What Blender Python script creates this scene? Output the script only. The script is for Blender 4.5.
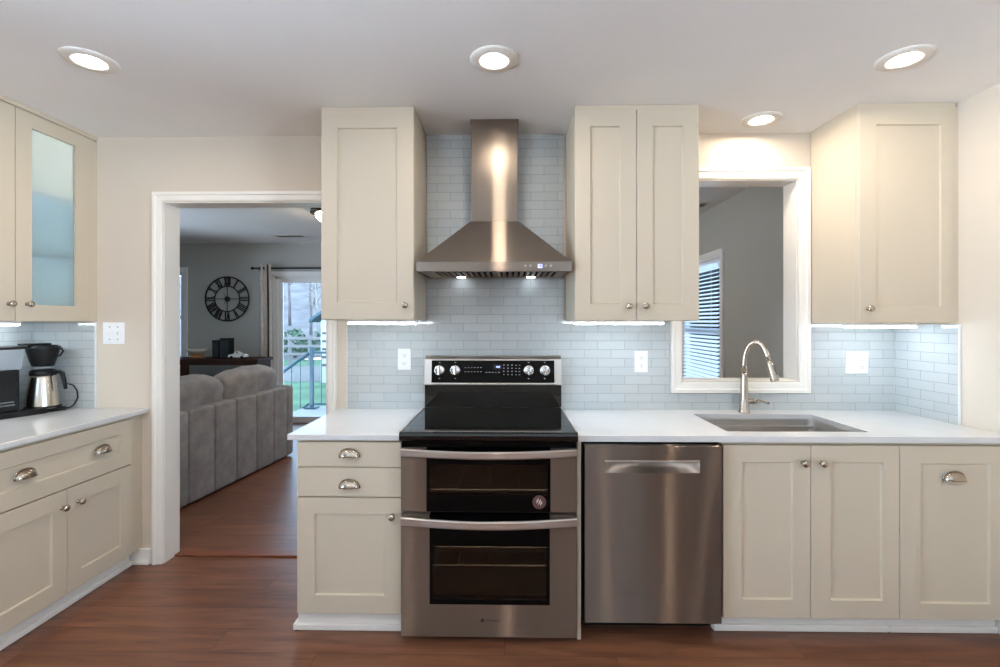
import bpy, bmesh, math, random
from mathutils import Vector, Matrix, noise
PI = math.pi
random.seed(7)
for _o in list(bpy.data.objects):
    bpy.data.objects.remove(_o)
SC = bpy.context.scene
COL = SC.collection

# ------------------------------------------------------------------ camera, world, exposure
CEIL = 2.44
FZ = 0.04            # finished floor level
cam_d = bpy.data.cameras.new('camera')
cam = bpy.data.objects.new('camera', cam_d)
COL.objects.link(cam)
cam_d.sensor_fit = 'HORIZONTAL'
cam_d.sensor_width = 36.0
cam_d.lens = 36.0 * 470 / 1000
cam_d.shift_y = -0.0125
cam_d.clip_start = 0.02
cam.location = (0, -2.617, 1.404)
cam.rotation_euler = (PI / 2, 0, math.radians(0.9))
SC.camera = cam
SC.view_settings.view_transform = 'Standard'
SC.view_settings.look = 'None'
SC.view_settings.gamma = 1
SC.view_settings.use_curve_mapping = False
SC.view_settings.exposure = -0.14
SC.cycles.use_denoising = True
SC.cycles.sample_clamp_indirect = 6
SC.cycles.max_bounces = 10
SC.cycles.diffuse_bounces = 6
SC.cycles.caustics_reflective = False
SC.cycles.caustics_refractive = False
LAMP = 270.0       # recessed lamps
LAMP_COL = (1.0, 0.87, 0.72)
STRIP = 38.0
STRIP_COL = (0.78, 0.90, 1.0)
w = bpy.data.worlds.new('overcast_sky')
SC.world = w
w.use_nodes = True
bgn = w.node_tree.nodes['Background']
# pale overcast sky; lower half made brighter to lift the ceilings
_N, _L = w.node_tree.nodes, w.node_tree.links
_tc = _N.new('ShaderNodeTexCoord'); _sx = _N.new('ShaderNodeSeparateXYZ'); _L.new(_tc.outputs['Generated'], _sx.inputs[0])
_mr = _N.new('ShaderNodeMapRange'); _mr.inputs[1].default_value = -0.06; _mr.inputs[2].default_value = 0.06
_mr.inputs[3].default_value = 26.0; _mr.inputs[4].default_value = 7.0
_L.new(_sx.outputs['Z'], _mr.inputs[0]); _L.new(_mr.outputs[0], bgn.inputs[1])
_m2 = _N.new('ShaderNodeMapRange'); _m2.inputs[1].default_value = -0.06; _m2.inputs[2].default_value = 0.06
_L.new(_sx.outputs['Z'], _m2.inputs[0])
_mc = _N.new('ShaderNodeMixRGB'); _mc.inputs[1].default_value = (0.74, 0.87, 1.0, 1); _mc.inputs[2].default_value = (0.50, 0.75, 1.0, 1)
_L.new(_m2.outputs[0], _mc.inputs[0]); _L.new(_mc.outputs[0], bgn.inputs[0])

def portal(name, loc, rot, sx, sy):
    d = bpy.data.lights.new(name, 'AREA')
    d.shape = 'RECTANGLE'; d.size = sx; d.size_y = sy
    d.cycles.is_portal = True
    o = bpy.data.objects.new(name, d); COL.objects.link(o)
    o.location = loc; o.rotation_euler = rot
    return o

# ------------------------------------------------------------------ materials
def s2l(c):
    return tuple(((v / 255) / 12.92 if v / 255 <= 0.04045 else ((v / 255 + 0.055) / 1.055) ** 2.4) for v in c)

def new_mat(name):
    m = bpy.data.materials.new(name); m.use_nodes = True
    nt = m.node_tree
    return m, nt, nt.nodes['Principled BSDF']

def pm(name, rgb, rough=0.5, metal=0.0, var=0.04, scale=12.0, bump=0.0, bscale=None, coat=0.0, spec=None, emit=None, estr=0, stretch=None):
    """procedural material: base colour broken up by noise, optional bump"""
    m, nt, b = new_mat(name)
    N, L = nt.nodes, nt.links
    tc = N.new('ShaderNodeTexCoord')
    mp = N.new('ShaderNodeMapping')
    if stretch: mp.inputs['Scale'].default_value = stretch
    L.new(tc.outputs['Object'], mp.inputs['Vector'])
    nz = N.new('ShaderNodeTexNoise'); nz.inputs['Scale'].default_value = scale; nz.inputs['Detail'].default_value = 4
    L.new(mp.outputs[0], nz.inputs['Vector'])
    c = s2l(rgb)
    r = N.new('ShaderNodeValToRGB')
    r.color_ramp.elements[0].position = 0.3; r.color_ramp.elements[1].position = 0.7
    r.color_ramp.elements[0].color = tuple(v * (1 - var) for v in c) + (1,)
    r.color_ramp.elements[1].color = tuple(min(1, v * (1 + var)) for v in c) + (1,)
    L.new(nz.outputs['Fac'], r.inputs[0])
    L.new(r.outputs[0], b.inputs['Base Color'])
    b.inputs['Roughness'].default_value = rough
    b.inputs['Metallic'].default_value = metal
    if spec is not None: b.inputs['Specular IOR Level'].default_value = spec
    if coat: b.inputs['Coat Weight'].default_value = coat; b.inputs['Coat Roughness'].default_value = 0.08
    if bump:
        n2 = N.new('ShaderNodeTexNoise'); n2.inputs['Scale'].default_value = bscale or scale * 4; n2.inputs['Detail'].default_value = 5
        L.new(mp.outputs[0], n2.inputs['Vector'])
        bp = N.new('ShaderNodeBump'); bp.inputs['Strength'].default_value = bump; bp.inputs['Distance'].default_value = 0.004
        L.new(n2.outputs['Fac'], bp.inputs['Height']); L.new(bp.outputs[0], b.inputs['Normal'])
    if emit:
        b.inputs['Emission Color'].default_value = tuple(emit) + (1,); b.inputs['Emission Strength'].default_value = estr
    return m

def emis(name, col, strength):
    return pm(name, (250, 250, 248), 0.4, emit=col, estr=strength)

def steel(name, rgb, rough=0.28, aniso=0.90, rot=0.25, fac=0.5):
    """sideways brushed sheet: a soft base plus a lobe drawn out vertically by the brushing"""
    m = pm(name, rgb, rough, 1.0, var=0.03, scale=3.0, stretch=(1.5, 1.5, 90))
    nt = m.node_tree; N, L = nt.nodes, nt.links; b = N['Principled BSDF']
    t = N.new('ShaderNodeCombineXYZ'); t.inputs[0].default_value = 1.0
    g = N.new('ShaderNodeBsdfAnisotropic'); g.inputs['Roughness'].default_value = 0.29
    g.inputs['Anisotropy'].default_value = aniso; g.inputs['Rotation'].default_value = rot
    L.new(t.outputs[0], g.inputs['Tangent'])
    L.new(b.inputs['Base Color'].links[0].from_socket, g.inputs['Color'])
    mx = N.new('ShaderNodeMixShader'); mx.inputs[0].default_value = fac
    L.new(b.outputs[0], mx.inputs[1]); L.new(g.outputs[0], mx.inputs[2]); L.new(mx.outputs[0], N['Material Output'].inputs[0])
    return m

def glass_thin(name, tint=(1, 1, 1), refl=0.12, rough=0.02):
    m, nt, b = new_mat(name)
    N, L = nt.nodes, nt.links
    N.remove(b)
    tr = N.new('ShaderNodeBsdfTransparent'); tr.inputs[0].default_value = tuple(tint) + (1,)
    gl = N.new('ShaderNodeBsdfGlossy'); gl.inputs['Roughness'].default_value = rough
    fr = N.new('ShaderNodeFresnel'); fr.inputs[0].default_value = 1.45
    nz = N.new('ShaderNodeTexNoise'); nz.inputs['Scale'].default_value = 2
    mx = N.new('ShaderNodeMixShader'); mu = N.new('ShaderNodeMath'); mu.operation = 'MULTIPLY'; mu.inputs[1].default_value = refl / 0.05
    L.new(fr.outputs[0], mu.inputs[0]); L.new(mu.outputs[0], mx.inputs[0])
    L.new(tr.outputs[0], mx.inputs[1]); L.new(gl.outputs[0], mx.inputs[2])
    L.new(mx.outputs[0], N['Material Output'].inputs[0])
    return m

def milky(name, rgb, fac):
    m = pm(name, rgb, 0.15, var=0.02)
    nt = m.node_tree; N, L = nt.nodes, nt.links
    tr = N.new('ShaderNodeBsdfTransparent'); mx = N.new('ShaderNodeMixShader'); mx.inputs[0].default_value = fac
    L.new(tr.outputs[0], mx.inputs[1]); L.new(N['Principled BSDF'].outputs[0], mx.inputs[2]); L.new(mx.outputs[0], N['Material Output'].inputs[0])
    return m

def frosted(name, col, see=False):
    m, nt, b = new_mat(name)
    N, L = nt.nodes, nt.links
    tl = N.new('ShaderNodeBsdfTranslucent'); tl.inputs[0].default_value = tuple(col) + (1,)
    b.inputs['Base Color'].default_value = tuple(col) + (1,); b.inputs['Roughness'].default_value = 0.35
    nz = N.new('ShaderNodeTexNoise'); nz.inputs['Scale'].default_value = 300
    bp = N.new('ShaderNodeBump'); bp.inputs['Strength'].default_value = 0.05
    L.new(nz.outputs['Fac'], bp.inputs['Height']); L.new(bp.outputs[0], b.inputs['Normal'])
    mx = N.new('ShaderNodeMixShader'); mx.inputs[0].default_value = 0.9
    L.new(b.outputs[0], mx.inputs[1]); L.new(tl.outputs[0], mx.inputs[2])
    if see:
        rf = N.new('ShaderNodeBsdfRefraction'); rf.inputs['Color'].default_value = tuple(col) + (1,); rf.inputs['Roughness'].default_value = 0.42; rf.inputs['IOR'].default_value = 1.12
        m3 = N.new('ShaderNodeMixShader'); m3.inputs[0].default_value = 0.6
        L.new(tl.outputs[0], m3.inputs[1]); L.new(rf.outputs[0], m3.inputs[2]); L.new(m3.outputs[0], mx.inputs[2])
    L.new(mx.outputs[0], N['Material Output'].inputs[0])
    return m

def tile_mat(name, horiz):
    m, nt, b = new_mat(name)
    N, L = nt.nodes, nt.links
    g = N.new('ShaderNodeNewGeometry'); sx = N.new('ShaderNodeSeparateXYZ'); L.new(g.outputs['Position'], sx.inputs[0])
    cx = N.new('ShaderNodeCombineXYZ')
    a1 = N.new('ShaderNodeMath'); a1.operation = 'ADD'; a1.inputs[1].default_value = 10.0 * 0.1485 + 0.02
    a2 = N.new('ShaderNodeMath'); a2.operation = 'ADD'; a2.inputs[1].default_value = -0.9554 + 20 * 0.0485
    L.new(sx.outputs[horiz], a1.inputs[0]); L.new(sx.outputs['Z'], a2.inputs[0])
    L.new(a1.outputs[0], cx.inputs[0]); L.new(a2.outputs[0], cx.inputs[1])
    br = N.new('ShaderNodeTexBrick')
    br.offset = 0.5; br.squash = 1.0
    br.inputs['Scale'].default_value = 1.0
    br.inputs['Brick Width'].default_value = 0.1485; br.inputs['Row Height'].default_value = 0.0485
    br.inputs['Mortar Size'].default_value = 0.0013; br.inputs['Mortar Smooth'].default_value = 0.3
    br.inputs['Color1'].default_value = s2l((194, 198, 198)) + (1,)
    br.inputs['Color2'].default_value = s2l((186, 191, 192)) + (1,)
    br.inputs['Mortar'].default_value = s2l((152, 157, 159)) + (1,)
    L.new(cx.outputs[0], br.inputs['Vector']); L.new(br.outputs['Color'], b.inputs['Base Color'])
    bp = N.new('ShaderNodeBump'); bp.invert = True; bp.inputs['Strength'].default_value = 0.6; bp.inputs['Distance'].default_value = 0.002
    L.new(br.outputs['Fac'], bp.inputs['Height']); L.new(bp.outputs[0], b.inputs['Normal'])
    b.inputs['Roughness'].default_value = 0.1
    b.inputs['Coat Weight'].default_value = 0.3
    return m

def floor_mat():
    m, nt, b = new_mat('floor_planks')
    N, L = nt.nodes, nt.links
    g = N.new('ShaderNodeNewGeometry')
    mp = N.new('ShaderNodeMapping'); mp.inputs['Location'].default_value = (20.3, 20.05, 0)
    L.new(g.outputs['Position'], mp.inputs['Vector'])
    br = N.new('ShaderNodeTexBrick'); br.offset = 0.37; br.offset_frequency = 3
    br.inputs['Scale'].default_value = 1
    br.inputs['Brick Width'].default_value = 1.22; br.inputs['Row Height'].default_value = 0.15
    br.inputs['Mortar Size'].default_value = 0.0012; br.inputs['Mortar Smooth'].default_value = 0.5
    br.inputs['Color1'].default_value = (0, 0, 0, 1); br.inputs['Color2'].default_value = (1, 1, 1, 1); br.inputs['Mortar'].default_value = (0.4, 0.4, 0.4, 1)
    L.new(mp.outputs[0], br.inputs['Vector'])
    bw = N.new('ShaderNodeRGBToBW'); L.new(br.outputs['Color'], bw.inputs[0])
    # grain: noise stretched along the plank, shifted per plank
    sh = N.new('ShaderNodeMath'); sh.operation = 'MULTIPLY'; sh.inputs[1].default_value = 37.0; L.new(bw.outputs[0], sh.inputs[0])
    cb = N.new('ShaderNodeCombineXYZ'); L.new(sh.outputs[0], cb.inputs[0]); L.new(sh.outputs[0], cb.inputs[2])
    ad = N.new('ShaderNodeVectorMath'); ad.operation = 'ADD'; L.new(mp.outputs[0], ad.inputs[0]); L.new(cb.outputs[0], ad.inputs[1])
    m2 = N.new('ShaderNodeMapping'); m2.inputs['Scale'].default_value = (1.5, 15, 1); L.new(ad.outputs[0], m2.inputs['Vector'])
    nz = N.new('ShaderNodeTexNoise'); nz.inputs['Scale'].default_value = 1.6; nz.inputs['Detail'].default_value = 7; nz.inputs['Roughness'].default_value = 0.62; nz.inputs['Distortion'].default_value = 0.6
    L.new(m2.outputs[0], nz.inputs['Vector'])
    r = N.new('ShaderNodeValToRGB')
    e = r.color_ramp.elements
    e[0].position = 0.28; e[0].color = s2l(FLOOR_A) + (1,)
    e[1].position = 0.74; e[1].color = s2l(FLOOR_B) + (1,)
    L.new(nz.outputs['Fac'], r.inputs[0])
    hs = N.new('ShaderNodeHueSaturation')
    v = N.new('ShaderNodeMapRange'); v.inputs[3].default_value = 0.84; v.inputs[4].default_value = 1.14
    L.new(bw.outputs[0], v.inputs[0]); L.new(v.outputs[0], hs.inputs['Value']); L.new(r.outputs[0], hs.inputs['Color'])
    mx = N.new('ShaderNodeMixRGB'); mx.inputs[2].default_value = s2l((44, 24, 16)) + (1,)
    L.new(br.outputs['Fac'], mx.inputs[0]); L.new(hs.outputs[0], mx.inputs[1])
    L.new(mx.outputs[0], b.inputs['Base Color'])
    rr = N.new('ShaderNodeMapRange'); rr.inputs[3].default_value = 0.24; rr.inputs[4].default_value = 0.42
    L.new(nz.outputs['Fac'], rr.inputs[0]); L.new(rr.outputs[0], b.inputs['Roughness'])
    bp = N.new('ShaderNodeBump'); bp.inputs['Strength'].default_value = 0.12; bp.inputs['Distance'].default_value = 0.002
    L.new(nz.outputs['Fac'], bp.inputs['Height']); L.new(bp.outputs[0], b.inputs['Normal'])
    return m

FLOOR_A = (88, 53, 38); FLOOR_B = (140, 93, 68)
M = dict(
    wall=pm('wall_paint', (215, 203, 187), 0.7, var=0.015, scale=2, bump=0.06, bscale=350),
    lwall=pm('living_wall_paint', (184, 187, 185), 0.75, var=0.015, scale=2, bump=0.06, bscale=350),
    ceil=pm('ceiling_paint', (246, 246, 246), 0.85, var=0.012, scale=3, bump=0.12, bscale=50),
    trim=pm('trim_paint', (240, 236, 229), 0.35, var=0.01, scale=4),
    cab=pm('cabinet_paint', (206, 193, 172), 0.38, var=0.012, scale=3),
    cabin=pm('cabinet_interior', (240, 240, 238), 0.5, var=0.01),
    quartz=pm('quartz', (216, 216, 216), 0.14, var=0.02, scale=9),
    floor=floor_mat(),
    tileY=tile_mat('glass_tile_back', 'X'), tileX=tile_mat('glass_tile_side', 'Y'),
    edge=pm('tile_edge_trim', (232, 234, 234), 0.3, var=0.01),
    steel=steel('brushed_steel', (136, 121, 109), 0.32, rot=0.0, fac=0.68),
    steel_h=steel('brushed_steel_hood', (150, 139, 129), 0.30, rot=0.0, fac=0.6),
    steel_b=steel('brushed_steel_bright', (205, 196, 188), 0.3, rot=0.0, fac=0.2),
    pocket=pm('pocket_steel', (150, 138, 128), 0.33, 1.0, var=0.03, scale=3.0),
    nickel=pm('brushed_nickel', (184, 172, 158), 0.25, 1.0, var=0.06, scale=40),
    sinksteel=pm('sink_steel', (214, 209, 204), 0.36, 1.0, var=0.05, scale=5, stretch=(60, 1, 1)),
    blackg=pm('black_glass', (5, 5, 6), 0.04, var=0.05, spec=0.5),
    smoke=pm('smoked_black_glass', (5, 5, 6), 0.06, var=0.05, spec=0.12),
    black=pm('black_enamel', (14, 14, 15), 0.25, var=0.1),
    matte=pm('matte_black_plastic', (20, 21, 23), 0.42, spec=0.3, var=0.1),
    dark=pm('void_shade', (10, 9, 9), 0.8, var=0.1),  # near-black colour standing in for shade inside openings
    ovenglass=glass_thin('oven_window_glass', (0.66, 0.60, 0.54), 0.04),
    enamel=pm('oven_enamel', (118, 104, 82), 0.5, var=0.15, scale=6),
    chrome=pm('polished_chrome', (215, 212, 208), 0.12, 1.0, var=0.03),
    knobm=pm('range_knob_metal', (214, 212, 210), 0.22, 1.0, var=0.03),
    plate=pm('white_plastic', (242, 243, 244), 0.3, var=0.01),
    slot=pm('slot_dark', (70, 66, 62), 0.6),
    print_w=pm('pale_print', (170, 172, 176), 0.5, var=0.02),
    print_d=pm('dark_print', (42, 30, 26), 0.5, var=0.02),
    blue=emis('blue_display', (0.03, 0.10, 1.0), 1.2),
    frost=frosted('frosted_glass', (0.84, 0.93, 0.98), True),
    clear=glass_thin('clear_glass', (0.96, 0.98, 1.0), 0.05),
    tank=milky('clear_plastic_tank', (205, 212, 220), 0.38),
    sofa=pm('grey_velvet', (146, 143, 143), 0.75, var=0.22, scale=9, bump=0.35, bscale=60),
    iron=pm('dark_iron', (22, 24, 26), 0.5, 0.3, var=0.1),
    dwood=pm('dark_walnut', (62, 38, 26), 0.6, spec=0.15, var=0.3, scale=5, stretch=(1, 9, 9)),
    lwood=pm('pale_wood', (165, 118, 78), 0.5, var=0.2, scale=6, stretch=(9, 9, 1)),
    ceram=pm('white_ceramic', (226, 224, 218), 0.25, var=0.02),
    curtain=pm('curtain_cloth', (226, 219, 215), 0.85, var=0.12, scale=14, bump=0.2, bscale=200),
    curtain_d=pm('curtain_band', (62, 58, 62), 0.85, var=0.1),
    vinyl=pm('white_vinyl', (243, 246, 250), 0.4, var=0.01),
    slat=frosted('blind_slat', (0.80, 0.84, 0.88)),
    bronze=pm('dark_bronze', (48, 40, 34), 0.4, 0.7, var=0.1),
    lampglass=emis('warm_lamp_glass', (1.0, 0.80, 0.54), 48.0),
    deck=pm('deck_boards', (136, 132, 132), 0.7, var=0.1, scale=3, stretch=(1, 14, 1)),
    rail=pm('blue_grey_railing', (42, 72, 86), 0.45, var=0.06),
    mat=pm('door_mat', (32, 50, 64), 0.9, var=0.15, scale=40),
    grass=pm('lawn', (72, 102, 72), 0.9, var=0.35, scale=0.9, bump=0.4, bscale=30),
    path=pm('gravel_drive', (104, 98, 96), 0.9, var=0.12, scale=2),
    hill=pm('woodland_floor', (108, 100, 100), 0.95, var=0.3, scale=0.6),
    bark=pm('pale_bark', (142, 136, 132), 0.85, var=0.25, scale=3),
    bark2=pm('grey_bark', (104, 97, 97), 0.9, var=0.25, scale=3),
    leaf=pm('shrub_leaves', (76, 96, 76), 0.8, var=0.4, scale=6),
    fence=pm('weathered_fence', (128, 122, 120), 0.8, var=0.1, scale=3),
    siding=pm('white_siding', (168, 168, 170), 0.6, var=0.03, scale=2, stretch=(1, 1, 30)),
    roof=pm('teal_roof', (36, 72, 84), 0.6, var=0.1, scale=4),
    sticker=pm('badge_mauve', (84, 56, 54), 0.4, var=0.05),
    sticker_w=pm('badge_pale', (228, 214, 206), 0.4, var=0.02),
    thresh=pm('threshold_wood', (128, 74, 48), 0.35, var=0.2, scale=4, stretch=(1, 20, 1)),
    lamp=emis('recessed_lamp_glow', LAMP_COL, LAMP),
    strip=emis('strip_lamp_glow', STRIP_COL, STRIP),
    hoodlamp=emis('hood_lamp_glow', (0.86, 0.94, 1.0), 11),
    cablamp=emis('cabinet_lamp_glow', (0.86, 0.94, 1.0), 600),
    cablow=emis('cabinet_lamp_low_glow', (0.55, 0.80, 1.0), 110),
)

# ------------------------------------------------------------------ mesh builder
def FY(y0):            # u = X, v = Z, w = outwards from a wall at Y = y0 towards the kitchen
    return lambda u, v, w: (u, y0 - w, v)
def FX(x0, s=1):       # u = Y, v = Z, w = outwards along s*X
    return lambda u, v, w: (x0 + s * w, u, v)

class MB:
    def __init__(self):
        self.bm = bmesh.new()
    def merge(self, b2, smooth=False):
        bmesh.ops.recalc_face_normals(b2, faces=b2.faces[:])
        for f in b2.faces: f.smooth = smooth
        me = bpy.data.meshes.new('tmp'); b2.to_mesh(me); b2.free()
        self.bm.from_mesh(me); bpy.data.meshes.remove(me)
    def box(self, x0, x1, y0, y1, z0, z1, b=0.0, seg=2, smooth=False):
        bm = bmesh.new()
        bmesh.ops.create_cube(bm, size=1)
        for v in bm.verts:
            v.co = ((x0 + x1) / 2 + v.co.x * abs(x1 - x0), (y0 + y1) / 2 + v.co.y * abs(y1 - y0), (z0 + z1) / 2 + v.co.z * abs(z1 - z0))
        if b: bmesh.ops.bevel(bm, geom=bm.edges[:], offset=b, segments=seg, affect='EDGES', profile=0.5)
        self.merge(bm, smooth); return self
    def mbox(self, mp, u0, u1, v0, v1, w0, w1, b=0.0, seg=1):
        a, c = mp(u0, v0, w0), mp(u1, v1, w1)
        return self.box(min(a[0], c[0]), max(a[0], c[0]), min(a[1], c[1]), max(a[1], c[1]), min(a[2], c[2]), max(a[2], c[2]), b, seg)
    def hexa(self, pts, b=0.0, seg=2, smooth=False):   # 8 points, bottom ring then top ring
        bm = bmesh.new(); vs = [bm.verts.new(p) for p in pts]
        for f in ((0, 1, 2, 3), (4, 5, 6, 7), (0, 1, 5, 4), (1, 2, 6, 5), (2, 3, 7, 6), (3, 0, 4, 7)): bm.faces.new([vs[i] for i in f])
        if b: bmesh.ops.bevel(bm, geom=bm.edges[:], offset=b, segments=seg, affect='EDGES', profile=0.5)
        self.merge(bm, smooth); return self
    def rings(self, rings, closed_u=True, cap=True, smooth=True):
        bm = bmesh.new()
        rs = [[bm.verts.new(p) for p in r] for r in rings]
        n = len(rs[0])
        for i in range(len(rs) - 1):
            for k in range(n if closed_u else n - 1):
                try: bm.faces.new((rs[i][k], rs[i][(k + 1) % n], rs[i + 1][(k + 1) % n], rs[i + 1][k]))
                except ValueError: pass
        if cap:
            for r in (rs[0], rs[-1]):
                try: bm.faces.new(r)
                except ValueError: pass
        bmesh.ops.remove_doubles(bm, verts=bm.verts[:], dist=1e-6)
        self.merge(bm, smooth); return self
    def lathe(self, prof, org, axis=(0, 0, 1), n=28, smooth=True, cap=True):
        a = Vector(axis).normalized()
        u = a.orthogonal().normalized(); v = a.cross(u); o = Vector(org)
        R = [[o + a * h + (u * math.cos(2 * PI * k / n) + v * math.sin(2 * PI * k / n)) * max(r, 1e-5) for k in range(n)] for r, h in prof]
        return self.rings(R, True, cap, smooth)
    def cyl(self, p0, p1, r0, r1=None, n=20, smooth=False):
        p0, p1 = Vector(p0), Vector(p1)
        b2 = MB(); b2.lathe([(r0, 0), (r1 if r1 is not None else r0, (p1 - p0).length)], p0, p1 - p0, n, False)
        for f in b2.bm.faces: f.smooth = len(f.verts) == 4 and n > 8
        me = bpy.data.meshes.new('tmp'); b2.bm.to_mesh(me); b2.bm.free(); self.bm.from_mesh(me); bpy.data.meshes.remove(me)
        return self
    def tube(self, pts, r, n=12, cap=True, flat=None):
        pts = [Vector(p) for p in pts]; R = []
        up = None
        for i, p in enumerate(pts):
            t = (pts[min(i + 1, len(pts) - 1)] - pts[max(i - 1, 0)]).normalized()
            if up is None: up = t.orthogonal().normalized()
            up = (up - t * up.dot(t)).normalized(); s = t.cross(up)
            rr = r[i] if isinstance(r, (list, tuple)) else r
            R.append([p + (up * math.cos(2 * PI * k / n) + s * math.sin(2 * PI * k / n)) * rr for k in range(n)])
        return self.rings(R, True, cap, True)
    def torus(self, c, nrm, R, r, n=48, m=10):
        a = Vector(nrm).normalized(); u = a.orthogonal().normalized(); v = a.cross(u); c = Vector(c)
        rs = []
        for i in range(n + 1):
            d = u * math.cos(2 * PI * i / n) + v * math.sin(2 * PI * i / n)
            rs.append([c + d * (R + r * math.cos(2 * PI * k / m)) + a * r * math.sin(2 * PI * k / m) for k in range(m)])
        return self.rings(rs, True, False, True)
    def grid(self, fn, nu, nv, smooth=True):
        rs = [[fn(i / nu, j / nv) for j in range(nv + 1)] for i in range(nu + 1)]
        return self.rings(rs, False, False, smooth)
    def frame_sweep(self, mp, path, prof, closed=True):
        """mitred moulding: path = inner corners (u, v), prof = (outward offset, proud depth)"""
        n = len(path); rs = []
        P = [Vector(p) for p in path]
        cen = sum(P, Vector((0, 0))) / n
        for i in range(n):
            ds = []
            for a, b in ((i - 1, i), (i, i + 1)):
                if not closed and (a < 0 or b >= n): continue
                a %= n; b %= n
                t = (P[b] - P[a]).normalized(); nn = Vector((t.y, -t.x))
                if nn.dot((P[a] + P[b]) / 2 - cen) < 0: nn = -nn
                ds.append(nn)
            if len(ds) == 2: d = (ds[0] + ds[1]); d = d / (d.dot(ds[0]))
            else: d = ds[0]
            rs.append([mp(*(P[i] + d * o), wd) for o, wd in prof])
        if closed: rs.append(rs[0])
        return self.rings(rs, True, not closed, False)
    def prism(self, mp, poly, w0, w1, smooth=False):
        bm = bmesh.new()
        a = [bm.verts.new(mp(u, v, w0)) for u, v in poly]; b = [bm.verts.new(mp(u, v, w1)) for u, v in poly]
        bm.faces.new(a); bm.faces.new(b); n = len(poly)
        for i in range(n): bm.faces.new((a[i], a[(i + 1) % n], b[(i + 1) % n], b[i]))
        self.merge(bm, smooth); return self
    def panel_with_holes(self, mp, u0, u1, v0, v1, holes, w0, w1):
        us = sorted({u0, u1} | {h[0] for h in holes} | {h[1] for h in holes}); vs = sorted({v0, v1} | {h[2] for h in holes} | {h[3] for h in holes})
        us = [u for u in us if u0 <= u <= u1]; vs = [v for v in vs if v0 <= v <= v1]
        def solid(i, j):
            if i < 0 or j < 0 or i >= len(us) - 1 or j >= len(vs) - 1: return False
            c = ((us[i] + us[i + 1]) / 2, (vs[j] + vs[j + 1]) / 2)
            return not any(h[0] < c[0] < h[1] and h[2] < c[1] < h[3] for h in holes)
        bm = bmesh.new()
        def q(*p): bm.faces.new([bm.verts.new(mp(*x)) for x in p])
        for i in range(len(us) - 1):
            for j in range(len(vs) - 1):
                if not solid(i, j): continue
                a, b, c, d = us[i], us[i + 1], vs[j], vs[j + 1]
                for ww in (w0, w1): q((a, c, ww), (b, c, ww), (b, d, ww), (a, d, ww))
                if not solid(i - 1, j): q((a, c, w0), (a, d, w0), (a, d, w1), (a, c, w1))
                if not solid(i + 1, j): q((b, c, w0), (b, d, w0), (b, d, w1), (b, c, w1))
                if not solid(i, j - 1): q((a, c, w0), (b, c, w0), (b, c, w1), (a, c, w1))
                if not solid(i, j + 1): q((a, d, w0), (b, d, w0), (b, d, w1), (a, d, w1))
        bmesh.ops.remove_doubles(bm, verts=bm.verts[:], dist=1e-5)
        self.merge(bm); return self
    def shaker(self, mp, u0, u1, v0, v1, w0, w1, pu0, pu1, pv0, pv1, rec=0.009, ch=0.004):
        """one-piece door: stiles and rails round a recessed flat panel"""
        bm = bmesh.new()
        def ring(a, b, c, d, ww): return [bm.verts.new(mp(*p)) for p in ((a, c, ww), (b, c, ww), (b, d, ww), (a, d, ww))]
        e = 0.0015
        R = [ring(u0, u1, v0, v1, w0), ring(u0, u1, v0, v1, w1 - e), ring(u0 + e, u1 - e, v0 + e, v1 - e, w1),
             ring(pu0, pu1, pv0, pv1, w1), ring(pu0 + ch, pu1 - ch, pv0 + ch, pv1 - ch, w1 - rec)]
        for i in range(len(R) - 1):
            for k in range(4): bm.faces.new((R[i][k], R[i][(k + 1) % 4], R[i + 1][(k + 1) % 4], R[i + 1][k]))
        bm.faces.new(R[0]); bm.faces.new(R[-1])
        self.merge(bm); return self

WORLD = {}     # world location of every parent, all built unrotated

def build(name, mb, mat, parent=None, org=None, label=None):
    bm = mb.bm
    xs = [v.co for v in bm.verts]
    lo = Vector((min(c.x for c in xs), min(c.y for c in xs), min(c.z for c in xs))); hi = Vector((max(c.x for c in xs), max(c.y for c in xs), max(c.z for c in xs)))
    o0 = Vector(org) if org else Vector(((lo.x + hi.x) / 2, (lo.y + hi.y) / 2, lo.z))
    bmesh.ops.translate(bm, verts=bm.verts[:], vec=-o0)
    me = bpy.data.meshes.new(name); bm.to_mesh(me); bm.free()
    me.materials.append(M[mat] if isinstance(mat, str) else mat)
    o = bpy.data.objects.new(name, me); COL.objects.link(o)
    if parent:
        o.parent = parent; o.location = o0 - WORLD[parent]
    else: o.location = o0
    WORLD[o] = o0
    if label: o['label'] = label
    return o

def thing(name, label, cat, loc, group=None):
    o = bpy.data.objects.new(name, None); COL.objects.link(o)
    o.location = loc; o.empty_display_size = 0.1; WORLD[o] = Vector(loc)
    return tag(o, label, cat, group)

def tag(o, label, cat, group=None):
    o['label'] = label; o['category'] = cat
    if group: o['group'] = group
    return o

def struct(name, mb, mat, label=None, parent=None):
    o = build(name, mb, mat, parent)
    if not parent: o['kind'] = 'structure'
    if label: o['label'] = label
    return o

def dup(root, loc, label, group=None):
    r = root.copy(); COL.objects.link(r); r.location = loc; r['label'] = label; WORLD[r] = Vector(loc)
    if group: r['group'] = group
    for ch in list(root.children):
        c = ch.copy(); COL.objects.link(c); c.parent = r
        for g in ch.children:
            d = g.copy(); COL.objects.link(d); d.parent = c
    return r

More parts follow.
